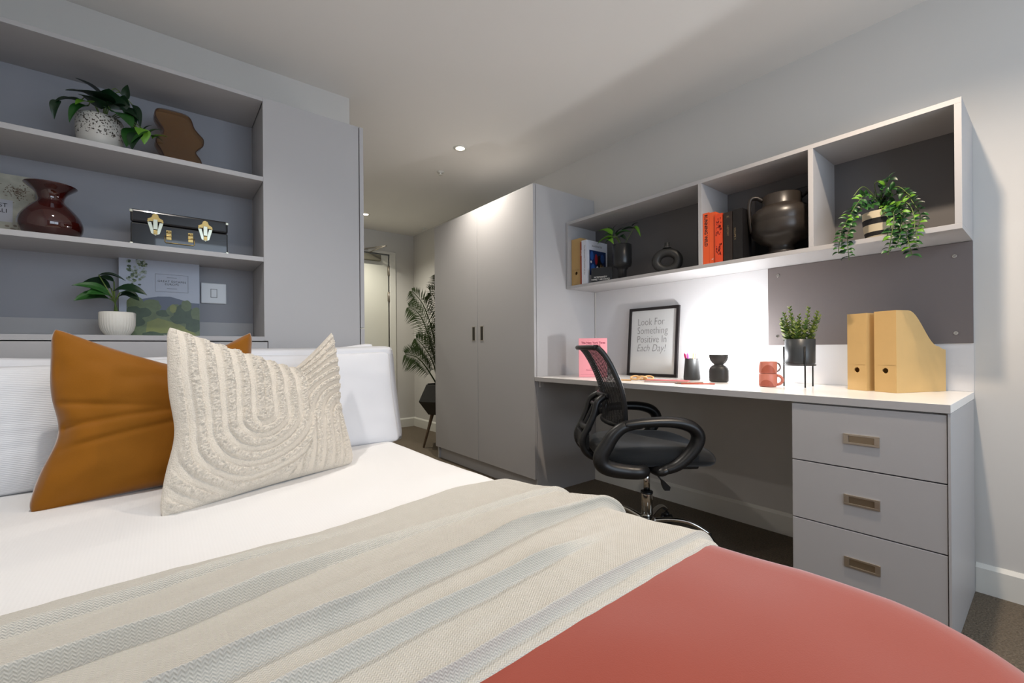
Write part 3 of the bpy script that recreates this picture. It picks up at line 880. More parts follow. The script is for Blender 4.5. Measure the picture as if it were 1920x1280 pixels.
# 3 pothos in tall black pot, wall shelf
c = (2.15, 1.63, 1.3226)
t = thing('potted_pothos', 'small pothos in a tall black footed pot beside the books in the left shelf bay', 'plant', c)
mk('pot', G(c).lathe([(0.026, 0), (0.026, 0.055), (0.034, 0.07), (0.052, 0.08), (0.056, 0.10), (0.056, 0.205), (0.053, 0.208), (0.050, 0.205), (0.050, 0.18)], 40, c, cap1=False), mat('black_glazed_pot', (30, 31, 32), 0.3), t)
mk('soil', G(c).lathe([(0.05, 0.18), (0.001, 0.185)], 24, c, cap0=False), M_SOIL, t)
for a, b, w, ci in LEAF3:
    put_leaf(t, 'heart', ci, a, b, w * 0.8, (-0.5, 0, 1))
g = G(c)
for a, b, w, ci in LEAF3[::2]:
    g.tube(catmull([(c[0], c[1], c[2] + 0.18), ((c[0] + a[0]) / 2, (c[1] + a[1]) / 2, c[2] + 0.25), a], 5), 0.0015, 5)
mk('stems', g, M_STEM, t)
# 4 trailing plant in striped pot, right shelf bay
c = (2.20, 0.43, 1.3226)
t = thing('trailing_plant', 'bushy trailing green plant in a striped pot spilling out of the right shelf bay', 'plant', c)
sm = [mat('striped_pot_cream', (206, 194, 168), 0.6), mat('striped_pot_black', (26, 25, 27), 0.6)]
g = G(c)
pr = [(0.046, 0), (0.052, 0.018), (0.056, 0.034), (0.060, 0.062), (0.062, 0.084), (0.062, 0.112)]
for k in range(5):
    g.lathe([pr[k], pr[k + 1]], 40, c, k == 0, False, k % 2)
mk('pot', g, sm, t)
mk('soil', G(c).lathe([(0.0615, 0.108), (0.001, 0.112)], 24, c, cap0=False), M_SOIL, t)
g = G(c)
rnd = random.Random(7)
nleaf = 0
for st in TRAIL:
    P = catmull(st, 8)
    g.tube(P, 0.0014, 5)
    L = 0
    nxt = 0.0
    for p, q in zip(P, P[1:]):
        seg = (q - p).length
        while nxt < L + seg:
            f = (nxt - L) / seg
            s0 = p.lerp(q, f)
            dirn = (q - p).normalized()
            for sgn in (-1, 1):
                side = dirn.cross(Vector((rnd.uniform(-1, -0.2), rnd.uniform(-0.5, 0.5), rnd.uniform(-0.2, 0.8)))).normalized() * sgn
                dv = (side * rnd.uniform(0.7, 1.1) + dirn * rnd.uniform(0.1, 0.6) + Vector((-0.3, 0, 0.15))).normalized()
                if nleaf < 290:
                    put_leaf(t, 'small', rnd.choice([1, 2, 2, 2, 0, 0]), s0, s0 + dv * rnd.uniform(0.02, 0.032), rnd.uniform(0.011, 0.017), (rnd.uniform(-1, -0.3), rnd.uniform(-0.4, 0.4), rnd.uniform(0.2, 1)))
                    nleaf += 1
            nxt += 0.0145
        L += seg
mk('stems', g, M_STEM, t)
# 5 plant in black stand pot on the desk
c = (2.165, 0.705, 0.74)
t = thing('potted_plant', 'green desk plant in a charcoal pot held by a thin black three-legged stand', 'plant', c)
mp = mat('charcoal_metal_pot', (52, 55, 57), 0.35)
zb = 0.098
mk('pot', G(c).lathe([(0.048, zb), (0.055, zb + 0.003), (0.056, zb + 0.012), (0.057, zb + 0.108), (0.055, zb + 0.109), (0.053, zb + 0.106), (0.053, zb + 0.09)], 44, c, cap1=False), mp, t)
mk('soil', G(c).lathe([(0.053, zb + 0.09), (0.001, zb + 0.095)], 24, c, cap0=False), M_SOIL, t)
g = G(c)
g.tube([(c[0] + 0.056 * math.cos(a), c[1] + 0.056 * math.sin(a), c[2] + zb - 0.003) for a in [k * PI / 18 for k in range(36)]], 0.003, 6, closed=True)
mk('stand_ring', g, M_BLACK, t)
for a in (math.radians(100), math.radians(-32), math.radians(215)):
    x, y = c[0] + 0.0605 * math.cos(a), c[1] + 0.0605 * math.sin(a)
    mk('stand_leg', G(c).cyl((x, y, c[2] + 0.0005), (x, y, c[2] + 0.175), 0.0032, 10), M_BLACK, t)
g = G(c)
gl = G(c)
for sx, sy, h, lean in ((0.0, 0.02, 0.155, 0.12), (0.015, -0.012, 0.15, -0.1), (-0.02, 0.035, 0.105, 0.25), (0.0, -0.035, 0.11, -0.35), (-0.015, -0.02, 0.09, -0.1), (0.02, 0.01, 0.09, 0.1), (-0.03, 0.0, 0.085, 0.0), (-0.01, 0.03, 0.13, 0.2), (0.01, -0.03, 0.13, -0.25), (-0.02, 0.015, 0.12, 0.05), (-0.01, 0.042, 0.08, 0.3), (0.0, 0.0, 0.12, 0.02)):
    b = Vector((c[0] + sx, c[1] + sy, c[2] + zb + 0.09))
    e = b + Vector((sx * 0.6, lean * h, h))
    P = catmull([b, b.lerp(e, 0.5) + Vector((0, 0, 0.004)), e], 8)
    g.tube(P, 0.0014, 5)
    n = int(h / 0.008)
    for k in range(1, n + 1):
        f = k / n
        p = P[min(len(P) - 1, int(f * (len(P) - 1)))]
        for q in range(3):
            a = q * 2 * PI / 3 + k * 1.1
            L = 0.029 * (1.05 - 0.5 * f)
            dv = Vector((math.cos(a), math.sin(a), 0.55 + 0.5 * f)).normalized()
            sd = dv.cross(Vector((0, 0, 1))).normalized() * (L * 0.30)
            mpnt = p + dv * (L * 0.55)
            vs = [gl.v(p), gl.v(mpnt + sd), gl.v(p + dv * L), gl.v(mpnt - sd)]
            gl.face(vs, 0 if rnd.random() < 0.6 else 1, True)
mk('stems', g, M_STEM, t)
mk('foliage', gl, [mat('leaf_sage', (136, 150, 72), 0.5, noise_s=40, noise_amt=0.2), mat('leaf_sage_dark', (78, 106, 50), 0.5)], t, kind='stuff', recalc=False)
# 6 palm in a faceted black planter in the corridor
c = (2.09, 3.72, 0)
t = thing('potted_palm', 'tall palm in a faceted black planter on tapered wooden legs in the corridor', 'plant', c)
mk('planter', G(c).lathe([(0.12, 0.30), (0.135, 0.30), (0.235, 0.43), (0.155, 0.585), (0.145, 0.585), (0.145, 0.54)], 6, (c[0], c[1], 0), cap1=False), mat('gloss_black', (16, 16, 17), 0.12, coat=0.5), t, bevel=0.002)
for f in t.children[-1].data.polygons:
    f.use_smooth = False
mk('soil', G(c).lathe([(0.15, 0.55), (0.001, 0.56)], 12, (c[0], c[1], 0), cap0=False), M_SOIL, t)
mw = mat('walnut_leg', (104, 84, 64), 0.5, noise_s=30, noise_amt=0.2)
for a in (186, 306, 66):
    q = math.radians(a)
    mk('leg', G(c).tube([(c[0] + 0.10 * math.cos(q), c[1] + 0.10 * math.sin(q), 0.305), (c[0] + 0.20 * math.cos(q), c[1] + 0.20 * math.sin(q), 0.003)], [0.017, 0.009], 12), mw, t)
mpalm = [mat('palm_leaf', (58, 72, 36), 0.5, noise_s=20, noise_amt=0.25)]
for st in PALM:
    P = catmull(st, 10)
    g = G(c)
    g.tube(P, [0.007 * (1 - 0.75 * i / len(P)) + 0.001 for i in range(len(P))], 6)
    n = len(P)
    for i in range(int(n * 0.28), n):
        f = (i - n * 0.28) / (n * 0.72)
        tdir = (P[min(i + 1, n - 1)] - P[i - 1]).normalized()
        for sub in (0, 0.5):
            base = P[i - 1].lerp(P[i], sub)
            for sg in (-1, 1):
                sdir = (tdir.cross(Vector((0.25, -1, 0.1))).normalized() * sg * 0.95 + tdir * 0.75 + Vector((0, rnd.uniform(-0.2, 0.2), -0.15))).normalized()
                L = 0.155 * math.sin(PI * min(1, 0.18 + 0.8 * f)) + 0.03
                wd = sdir.cross(Vector((0, 1, 0))).normalized() * 0.0042
                e = base + sdir * L + Vector((0, 0, -0.03))
                e.x = min(e.x, 2.352)
                m1 = base + sdir * L * 0.45 + Vector((0, 0, 0.004))
                vs = [g.v(base), g.v(m1 + wd), g.v(e), g.v(m1 - wd)]
                g.face(vs, 0, True)
    mk('frond', g, mpalm, t, recalc=False)

# ---------------------------------------------------------------- objects in the bookcase
def wavy_outline(n=90):
    pts = [(-0.055, 0.0), (0.062, 0.0), (0.075, 0.018), (0.070, 0.05), (0.054, 0.075), (0.062, 0.092), (0.078, 0.112), (0.080, 0.14), (0.062, 0.16), (0.048, 0.178), (0.038, 0.208), (0.02, 0.222), (-0.035, 0.222), (-0.07, 0.214), (-0.078, 0.19), (-0.068, 0.165), (-0.052, 0.14), (-0.055, 0.118), (-0.072, 0.10), (-0.074, 0.08), (-0.06, 0.055), (-0.05, 0.03)]
    P = [Vector((a, 0, b)) for a, b in pts]
    m = len(P)
    out = []
    for i in range(m):
        p0, p1, p2, p3 = P[i - 1], P[i], P[(i + 1) % m], P[(i + 2) % m]
        for k in range(4):
            t_ = k / 4
            out.append(0.5 * ((2 * p1) + (p2 - p0) * t_ + (2 * p0 - 5 * p1 + 4 * p2 - p3) * t_ * t_ + (3 * p1 - p0 - 3 * p2 + p3) * t_ ** 3))
    return [(p.x, max(0.0005, p.z)) for p in out]
M_AMBER = mat('amber_glass', (140, 100, 58), 0.08, trans=0.75, ior=1.35, coat=0.3)
t = thing('vase', 'wavy flat amber glass vase at the right of the top bookcase shelf', 'vase', (0.055, 2.235, 1.6535), 0.12)
ol = wavy_outline()
g = G()
n = len(ol)
for (s0, y0), (s1, y1) in (((1, -0.026), (1, 0.026)),):
    A = [g.v((a, y0, b)) for a, b in ol]
    B = [g.v((a, y1, b)) for a, b in ol]
    for k in range(n):
        g.face([A[k], A[(k + 1) % n], B[(k + 1) % n], B[k]], 0, True)
    g.face(list(reversed(A)))
    g.face(B)
mk('glass_body', g, M_AMBER, t, bevel=0.006, seg=3)
g = G()
g.tube([(a * 0.985, -0.0262, b * 0.985 + 0.002) for a, b in ol], 0.0022, 6, closed=True)
mk('glass_rim', g, mat('dark_amber_glass', (52, 30, 20), 0.1, coat=0.4), t)

M_RED = mat('oxblood_glass', (52, 11, 8), 0.08, coat=1.0, noise_s=18, noise_amt=0.5)
t = thing('vase', 'round-bellied dark red glass vase with a flared lip on the middle shelf', 'vase', (-0.306, 2.225, 1.3125))
prof = [(0.045, 0), (0.062, 0.006), (0.079, 0.03), (0.083, 0.055), (0.074, 0.085), (0.052, 0.115), (0.037, 0.132), (0.034, 0.145), (0.042, 0.165), (0.062, 0.184), (0.068, 0.190), (0.064, 0.191), (0.045, 0.178), (0.032, 0.16), (0.03, 0.14)]
P = catmull([(a, 0, b) for a, b in prof], 3)
mk('vase_body', G().lathe([(p.x, p.z) for p in P], 56, cap1=False), M_RED, t)

M_LEATHER = mat('black_gloss_leather', (14, 15, 19), 0.22, coat=0.6, noise_s=40, noise_amt=0.2, bump_s=60, bump=0.1)
M_BRASS = mat('aged_brass', (176, 150, 96), 0.3, 1.0)
M_NICK = mat('nickel', (196, 196, 178), 0.25, 1.0)
t = thing('vanity_case', 'glossy black case with two nickel latches on the middle shelf', 'case', (0.061, 2.225, 1.3125))
g = G().box(-0.152, 0.152, -0.075, 0.075, 0.0, 0.086)
mk('case_base', g, M_LEATHER, t, bevel=0.004)
mk('case_lid', G().box(-0.153, 0.153, -0.076, 0.076, 0.088, 0.137), M_LEATHER, t, bevel=0.008, seg=3)
for s in (-1, 1):
    lx = s * 0.078 - 0.002
    la = mk('latch', G().prism([(lx - 0.024, 0.105), (lx - 0.012, 0.112), (lx - 0.008, 0.124), (lx, 0.128), (lx + 0.008, 0.124), (lx + 0.012, 0.112), (lx + 0.024, 0.105), (lx + 0.02, 0.097), (lx - 0.02, 0.097)], 'y', -0.0795, -0.077), M_BRASS, t, bevel=0.0008)
    mk('latch_plate', G().prism([(lx - 0.024, 0.094), (lx - 0.012, 0.094), (lx - 0.004, 0.058), (lx + 0.004, 0.058), (lx + 0.012, 0.094), (lx + 0.024, 0.094), (lx + 0.013, 0.052), (lx, 0.044), (lx - 0.013, 0.052)], 'y', -0.0785, -0.0755), M_NICK, la, bevel=0.0006)
    mk('latch_lever', G().box(lx - 0.007, lx + 0.007, -0.0845, -0.079, 0.066, 0.104), M_NICK, la, bevel=0.0012)
    mk('latch_foot', G().box(lx - 0.006, lx + 0.006, -0.082, -0.078, 0.048, 0.064), M_BRASS, la, bevel=0.001)
    for dx in (-0.021, 0.021):
        mk('rivet', G().cyl((lx + dx, -0.0775, 0.0975), (lx + dx, -0.081, 0.0975), 0.0032, 10), M_BRASS, la)
    hx = s * 0.034 - 0.006
    mk('clasp', G().box(hx - 0.008, hx + 0.008, -0.0775, -0.0755, 0.034, 0.070).lathe([(0.007, -0.003), (0.0075, 0), (0.006, 0.003), (0.002, 0.005)], 14, (hx, -0.079, 0.062)).cyl((hx - 0.009, -0.0795, 0.048), (hx + 0.009, -0.0795, 0.048), 0.0028, 8), M_BRASS, t, bevel=0.0005)
mk('case_handle', G().tube([(-0.052, -0.079, 0.048), (-0.052, -0.079, 0.026), (-0.049, -0.079, 0.022), (0.037, -0.079, 0.022), (0.040, -0.079, 0.026), (0.040, -0.079, 0.048)], 0.0016, 8), M_BRASS, t)
g = G()
for sx in (-0.15, 0.15):
    for z in (0.006, 0.128):
        g.box(sx - 0.005, sx + 0.005, -0.0775, -0.072, z - 0.005, z + 0.005)
mk('corner_caps', g, M_NICK, t, bevel=0.0015)

def book(name, label, loc, rz, w, h, th, m_cover, pages=True, cat='book', tilt=0, group=None, m_spine=None):
    """upright book; local x along the cover width, spine at x=0, y thickness, z up; cover faces -y"""
    t = thing(name, label, cat, loc, rz, group)
    t.rotation_euler = (tilt, 0, rz)
    g = G()
    g.box(0.0, w, -th, -th + 0.002, 0, h).box(0, w, -0.002, 0, 0, h).box(-0.001, 0.0012, -th, 0, 0, h)
    mk('cover', g, m_cover, t, bevel=0.0006)
    mk('pages', G().box(0.0013, w - 0.004, -th + 0.0021, -0.0021, 0.003, h - 0.003), M_PAPER, t)
    return t
def patch(g, pts, y, mi):
    vs = [g.v((a, y, b)) for a, b in pts]
    g.face(vs, mi)
# large landscape book leaning on the bookcase back
mc = mat('landscape_cover', (176, 182, 196), 0.3)
t = book('book', 'large travel book with a painted landscape cover behind the ribbed white plant pot', (-0.135, 2.365, 0.9755), 0, 0.262, 0.318, 0.028, mc, tilt=-0.03)
g = G()
yy = -0.0283
W_, H_ = 0.262, 0.318
def blob(g, cx, cz, rx, rz_, y, mi, n=14, seed=0, x0=0.022, x1=0.2615):
    pts = []
    for k in range(n):
        a = 2 * PI * k / n
        q = 1 + 0.22 * noise.noise(Vector((a * 3, seed, 0)))
        pts.append((min(x1, max(x0, cx + rx * q * math.cos(a))), min(H_ - 0.001, max(0.001, cz + rz_ * q * math.sin(a)))))
    patch(g, pts, y, mi)
cols = [mat('print_mountain', (92, 100, 118), 0.35), mat('print_mid_green', (98, 112, 72), 0.35, noise_s=60, noise_amt=0.35), mat('print_dark_green', (60, 78, 50), 0.35, noise_s=60, noise_amt=0.4), mat('print_meadow', (126, 132, 66), 0.35, noise_s=30, noise_amt=0.25), mat('print_pale', (150, 158, 150), 0.35, noise_s=160, noise_amt=0.35)]
patch(g, [(0.022, 0.105), (0.022, 0.14), (0.07, 0.155), (0.12, 0.168), (0.16, 0.17), (0.20, 0.158), (0.235, 0.147), (0.2615, 0.146), (0.2615, 0.09)], yy, 0)
patch(g, [(0.022, 0.002), (0.022, 0.115), (0.08, 0.105), (0.16, 0.10), (0.2615, 0.10), (0.2615, 0.002)], yy - 0.0001, 1)
patch(g, [(0.08, 0.004), (0.085, 0.06), (0.12, 0.078), (0.19, 0.055), (0.23, 0.03), (0.255, 0.004)], yy - 0.0002, 3)
for i, (a, b, c_, d_, mi) in enumerate([(0.05, 0.13, 0.03, 0.035, 1), (0.10, 0.125, 0.032, 0.03, 1), (0.045, 0.095, 0.03, 0.03, 2), (0.075, 0.10, 0.025, 0.02, 2), (0.14, 0.098, 0.028, 0.014, 2), (0.178, 0.11, 0.028, 0.03, 1), (0.205, 0.095, 0.036, 0.04, 2), (0.215, 0.135, 0.018, 0.024, 1), (0.248, 0.10, 0.018, 0.03, 1), (0.24, 0.05, 0.03, 0.028, 2), (0.19, 0.075, 0.03, 0.02, 2), (0.10, 0.01, 0.03, 0.012, 2), (0.15, 0.006, 0.04, 0.01, 2), (0.05, 0.06, 0.03, 0.02, 2), (0.17, 0.12, 0.012, 0.018, 3)]):
    blob(g, a, b, c_, d_, yy - 0.0003 - i * 0.00005, mi, seed=i)
rr = random.Random(3)
for k in range(110):
    a = rr.uniform(0.024, 0.085); b = rr.uniform(0.17, 0.312)
    if a > 0.03 + 0.055 * ((b - 0.15) / 0.16) ** 0.8 + 0.012:
        continue
    blob(g, a, b, rr.uniform(0.003, 0.007), rr.uniform(0.003, 0.006), yy - 0.0012 - k * 0.000002, rr.choice([1, 2, 4, 4, 2]), 7, k)
mk('cover_painting', g, cols, t, recalc=False)
g = G()
for z in (0.189, 0.262):
    g.box(0.112, 0.222, yy - 0.0016, yy - 0.0012, z, z + 0.0008)
for x in (0.112, 0.2212):
    g.box(x, x + 0.0008, yy - 0.0016, yy - 0.0012, 0.189, 0.2628)
g.box(0.15, 0.184, yy - 0.0016, yy - 0.0012, 0.249, 0.2502).box(0.15, 0.184, yy - 0.0016, yy - 0.0012, 0.203, 0.2042)
mk('title_frame', g, M_GREYINK, t)
text('title_lettering', 'GREAT ESCAPES\nEUROPE', M_GREYINK, t, (0.167, yy - 0.0013, 0.227), (PI / 2, 0, 0), 0.0118, space=1.15)
text('publisher_lettering', 'TASCHEN', M_WINK, t, (0.152, yy - 0.0016, 0.007), (PI / 2, 0, 0), 0.006, space=1.1)
# book at the far left, middle shelf
mb = mat('pale_map_cover', (170, 168, 154), 0.4, noise_s=38, noise_amt=0.3)
t = book('book', 'pale patterned book standing behind the dark red vase', (-0.575, 2.37, 1.3125), 0, 0.208, 0.245, 0.022, mb, tilt=-0.06)
g = G()
cc = [mat('print_taupe', (128, 118, 104), 0.5), mat('print_brown', (88, 70, 50), 0.5), mat('print_label', (178, 178, 184), 0.5)]
for k in range(150):
    a0 = rr.uniform(0, 2 * PI); r0 = abs(rr.gauss(0, 0.022))
    blob(g, 0.165 + r0 * math.cos(a0), 0.185 + r0 * math.sin(a0), 0.0022, 0.0018, -0.0223 - k * 1e-6, 0 if k % 3 else 1, 5, k, 0.01, 0.207)
for k in range(60):
    blob(g, rr.uniform(0.02, 0.2), rr.uniform(0.01, 0.06), 0.006, 0.004, -0.0223 - k * 1e-6, 0, 6, k, 0.01, 0.207)
patch(g, [(0.03, 0.07), (0.155, 0.07), (0.155, 0.15), (0.03, 0.15)], -0.0226, 2)
mk('cover_print', g, cc, t, recalc=False)
text('title_lettering', 'BEST\nBALI', M_INK, t, (0.142, -0.0228, 0.119), (PI / 2, 0, 0), 0.02, align='RIGHT')

# ---------------------------------------------------------------- objects in the wall shelf
M_KRAFT = mat('birch_wood', (206, 170, 112), 0.55, noise_s=14, noise_amt=0.07, bump_s=60, bump=0.05)
def magazine_file(label, loc, rz, L, Wd, H, hl, m=M_KRAFT, th=0.005):
    """local: front (spine side with the hole) at x=0 facing -x, sides along +x, width along y from 0 to Wd"""
    t = thing('magazine_file', label, 'magazine file', loc, rz, None)
    side = [(0, 0), (L, 0), (L, hl), (L * 0.93, hl + 0.003)]
    for k in range(13):
        f = k / 12
        side.append((L * (0.86 - 0.62 * f), hl + 0.012 + (H - hl - 0.012) * (0.5 - 0.5 * math.cos(PI * min(1, f * 1.0)))))
    side += [(L * 0.16, H), (0, H)]
    for y0 in (0, Wd - th):
        mk('side_panel', G().prism(side, 'y', y0, y0 + th), m, t)
    # front with a round hole
    g = G()
    hc, hr, N = (Wd / 2, H * 0.265), 0.0105, 28
    for x in (0.0, th):
        hw = Wd / 2 - th
        AN = sorted([2 * PI * k / N for k in range(N)] + [a_ % (2 * PI) for a_ in (math.atan2(2 * hr, hw), math.atan2(2 * hr, -hw), math.atan2(-hc[1], hw), math.atan2(-hc[1], -hw))])
        ring = [g.v((x, hc[0] + hr * math.cos(a_), hc[1] + hr * math.sin(a_))) for a_ in AN]
        outer = []
        for a_ in AN:
            c_, s_ = math.cos(a_), math.sin(a_)
            hw = Wd / 2 - th
            tt = min(hw / abs(c_) if abs(c_) > 1e-6 else 9, (hc[1] if s_ < 0 else 2 * hr) / abs(s_) if abs(s_) > 1e-6 else 9)
            outer.append(g.v((x, hc[0] + tt * c_, hc[1] + tt * s_)))
        for k in range(len(AN)):
            g.face([ring[k], ring[(k + 1) % len(AN)], outer[(k + 1) % len(AN)], outer[k]])
        if x == 0.0:
            r1 = ring
    for k in range(len(AN)):
        g.face([r1[k], r1[(k + 1) % len(AN)], ring[(k + 1) % len(AN)], ring[k]])
    g.box(0, th, th, Wd - th, hc[1] + 2 * hr - 0.002, H)
    mk('front_panel', g, m, t, recalc=True)
    mk('bottom_panel', G().box(th, L - th, th, Wd - th, 0.0, th), m, t)
    mk('back_panel', G().box(L - th, L, th, Wd - th, 0, hl), m, t)
    return t
magazine_file('plain birch magazine file at the far left end of the wall shelf', (2.112, 1.925, 1.3232), 0, 0.235, 0.082, 0.305, 0.14, mat('birch_wood_shade', (188, 154, 100), 0.6, noise_s=14, noise_amt=0.06))
def spine_book(label, x0, y0, y1, w, h, m, group=None, z=1.3229):
    """book with its spine towards -x; thickness along y"""
    t = thing('book', label, 'book', (x0, (y0 + y1) / 2, z), 0, group)
    a, b = y0 - (y0 + y1) / 2, y1 - (y0 + y1) / 2
    g = G().box(-0.001, 0.0015, a, b, 0, h).box(0, w, a, a + 0.002, 0, h).box(0, w, b - 0.002, b, 0, h)
    mk('cover', g, m, t, bevel=0.0005)
    mk('pages', G().box(0.0016, w - 0.004, a + 0.0021, b - 0.0021, 0.003, h - 0.003), M_PAPER, t)
    return t
SP = (PI / 2, 0, -PI / 2)
def spine_text(t, s, z, size, m, y=0.0, down=True, name='spine_lettering', x=-0.0013, **kw):
    # reads from top to bottom on a face that looks towards -x
    R = Matrix(((0, 0, -1), (0, -1, 0), (-1, 0, 0)))
    # text x axis -> -z, text y axis -> -y ... built as explicit matrix
    o_ = text(name, s, m, t, (0, 0, 0), (0, 0, 0), size, **kw)
    M_ = Matrix(((0, 0, -1, x), (0, -1, 0, y), (-1, 0, 0, z), (0, 0, 0, 1)))
    o_.matrix_local = M_
    return o_
t = spine_book('thin rust-red book between the birch file and the white art book', 2.095, 1.894, 1.914, 0.19, 0.272, mat('rust_cover', (158, 62, 36), 0.5))
spine_text(t, 'ATLAS', 0.20, 0.012, M_WINK)
t = spine_book('white art book with blue and black cover beside the black plant pot', 2.085, 1.852, 1.8935, 0.20, 0.275, mat('white_cover', (206, 208, 216), 0.4))
spine_text(t, 'The Illustrated Chronicle of Art', 0.15, 0.0145, M_GREYINK, -0.004)
# front cover (faces -y)
g = G()
a = -0.0212
patch(g, [(0.025, 0.055), (0.185, 0.055), (0.185, 0.215), (0.025, 0.215)], a, 0)
for i, (cx, cz, rx, rz_, mi) in enumerate([(0.05, 0.18, 0.016, 0.03, 2), (0.06, 0.10, 0.02, 0.03, 2), (0.12, 0.13, 0.03, 0.06, 1), (0.09, 0.16, 0.014, 0.035, 3), (0.15, 0.17, 0.02, 0.03, 2), (0.10, 0.09, 0.012, 0.03, 4), (0.135, 0.10, 0.008, 0.035, 5), (0.155, 0.10, 0.008, 0.03, 5), (0.10, 0.068, 0.014, 0.006, 3), (0.04, 0.14, 0.008, 0.008, 4)]):
    pts = [(cx + rx * (1 + 0.3 * noise.noise(Vector((k, i, 0)))) * math.cos(2 * PI * k / 10), cz + rz_ * math.sin(2 * PI * k / 10)) for k in range(10)]
    patch(g, pts, a - 0.0001 * (i + 1), mi)
mk('cover_art', g, [mat('print_navy', (24, 46, 92), 0.4), mat('print_black', (20, 20, 24), 0.4), mat('print_blue', (44, 84, 150), 0.4), mat('print_red', (150, 32, 40), 0.4), mat('print_white', (200, 200, 204), 0.4), mat('print_tan', (170, 140, 96), 0.4)], t, recalc=False)
text('cover_lettering', 'ILLUSTRATED', M_GREYINK, t, (0.10, a - 0.0002, 0.242), (PI / 2, 0, 0), 0.016)
t = thing('book', 'small dark book with white lettering standing in front under the black plant pot', 'book', (2.086, 1.815, 1.3229), math.radians(-90 + 62))
mdk = mat('dark_slate_cover', (36, 38, 42), 0.45)
t.rotation_euler = (0, 0, math.radians(-68))
mk('cover', G().box(0, 0.128, 0.0, 0.002, 0, 0.088).box(0, 0.128, 0.014, 0.016, 0, 0.088).box(-0.001, 0.001, 0, 0.016, 0, 0.088), mdk, t, bevel=0.0005)
mk('pages', G().box(0.001, 0.125, 0.0021, 0.0139, 0.002, 0.086), M_PAPER, t)
text('title_lettering', 'NORMANDY\nFAMILY ARCHIVES', M_WINK, t, (0.058, -0.0003, 0.022), (PI / 2, 0, 0), 0.0145)
# donut vase
t = thing('vase', 'matt charcoal ring-shaped vase in the left shelf bay', 'vase', (2.20, 1.362, 1.3228), math.radians(-62))
g = G()
RX, RZ, rt = 0.073, 0.062, 0.030
NN = 48
g.tube([(0.058 * math.cos(2 * PI * k / NN), 0, 0.074 + 0.048 * math.sin(2 * PI * k / NN)) for k in range(NN)], 0.0245, 18, closed=True, up=(0, 1, 0))
g.lathe([(0.024, 0.145), (0.014, 0.155), (0.013, 0.172), (0.014, 0.176), (0.009, 0.176), (0.009, 0.165)], 20, (0, 0, 0), True, True)
mk('vase_body', g, M_COAL, t)
# orange and dark books
mo = mat('orange_cover', (226, 92, 48), 0.45)
mo2 = mat('vermilion_cover', (214, 74, 40), 0.45)
t = spine_book('bright orange book nearest the divider, black vertical title', 2.093, 1.068, 1.0985, 0.17, 0.252, mo, 'books in the middle shelf bay')
spine_text(t, 'RUNNING WILD', 0.165, 0.021, M_INK, off=0.0006)
t = spine_book('plain orange book second from the divider in the middle bay', 2.093, 1.036, 1.067, 0.17, 0.248, mo, 'books in the middle shelf bay')
spine_text(t, 'V', 0.02, 0.014, M_WINK)
t = spine_book('vermilion book with a dark red patterned spine beside the dark books', 2.085, 0.999, 1.035, 0.17, 0.231, mo2, 'books in the middle shelf bay')
g = G()
for k in range(60):
    z = rr.choice([rr.uniform(0.03, 0.085), rr.uniform(0.13, 0.21)]); y = rr.uniform(-0.014, 0.012)
    s_ = rr.uniform(0.0015, 0.0035)
    vs = [g.v((-0.0012, y + s_ * math.cos(2 * PI * q / 6), z + s_ * 1.6 * math.sin(2 * PI * q / 6))) for q in range(6)]
    g.face(vs)
mk('spine_print', g, mat('print_dark_red', (120, 30, 22), 0.5), t, recalc=False)
md = mat('dark_brown_cover', (44, 36, 32), 0.4, noise_s=40, noise_amt=0.3)
t = spine_book('dark brown book with faint gilt spine, first beside the vermilion book', 2.085, 0.953, 0.994, 0.15, 0.228, md, 'books in the middle shelf bay')
spine_text(t, 'HISTORY', 0.14, 0.012, mat('gilt', (120, 104, 76), 0.5))
spine_text(t, 'K', 0.205, 0.018, mat('gilt', (120, 104, 76), 0.5))
t = spine_book('black book at the right of the row, next to the large two-handled vase', 2.085, 0.907, 0.950, 0.095, 0.232, mat('black_cover', (24, 22, 22), 0.4), 'books in the middle shelf bay')
spine_text(t, 'VOLUME II', 0.12, 0.012, mat('gilt', (120, 104, 76), 0.5), 0.012)
# dark panel leaning behind the big vase
t = thing('wooden_tray', 'dark grey square tray leaning upright behind the large vase', 'tray', (2.345, 0.80, 1.3232), 0)
mk('tray_panel', G().box(-0.012, 0.0, -0.145, 0.155, 0, 0.335), mat('dark_tray', (64, 64, 66), 0.5), t, bevel=0.02, seg=4)
# big black vase with two handles
t = thing('vase', 'large matt black two-handled vase filling the right half of the middle bay', 'vase', (2.20, 0.785, 1.3228), math.radians(-62))
M_BV = mat('black_brown_ceramic', (46, 41, 37), 0.33, noise_s=30, noise_amt=0.15, bump_s=40, bump=0.08)
prof = [(0.066, 0), (0.07, 0.006), (0.052, 0.03), (0.05, 0.05), (0.09, 0.07), (0.116, 0.095), (0.124, 0.125), (0.121, 0.148), (0.121, 0.155), (0.124, 0.17), (0.117, 0.20), (0.10, 0.216), (0.082, 0.224), (0.078, 0.232), (0.078, 0.275), (0.074, 0.278), (0.072, 0.275), (0.072, 0.25)]
mk('vase_body', G().lathe(prof, 64, cap1=False), M_BV, t)
for s in (-1, 1):
    H_p = catmull([(s * 0.076, 0, 0.262), (s * 0.098, 0, 0.278), (s * 0.122, 0, 0.275), (s * 0.130, 0, 0.250), (s * 0.131, 0, 0.215), (s * 0.127, 0, 0.17), (s * 0.120, 0, 0.12)], 6)
    mk('handle', G().tube(H_p, 0.0085, 12, flat=1.6, up=(0, 1, 0)), M_BV, t)

# ---------------------------------------------------------------- on the desk
def lean(t, ang):
    t.rotation_euler = (t.rotation_euler[0], t.rotation_euler[1], t.rotation_euler[2])
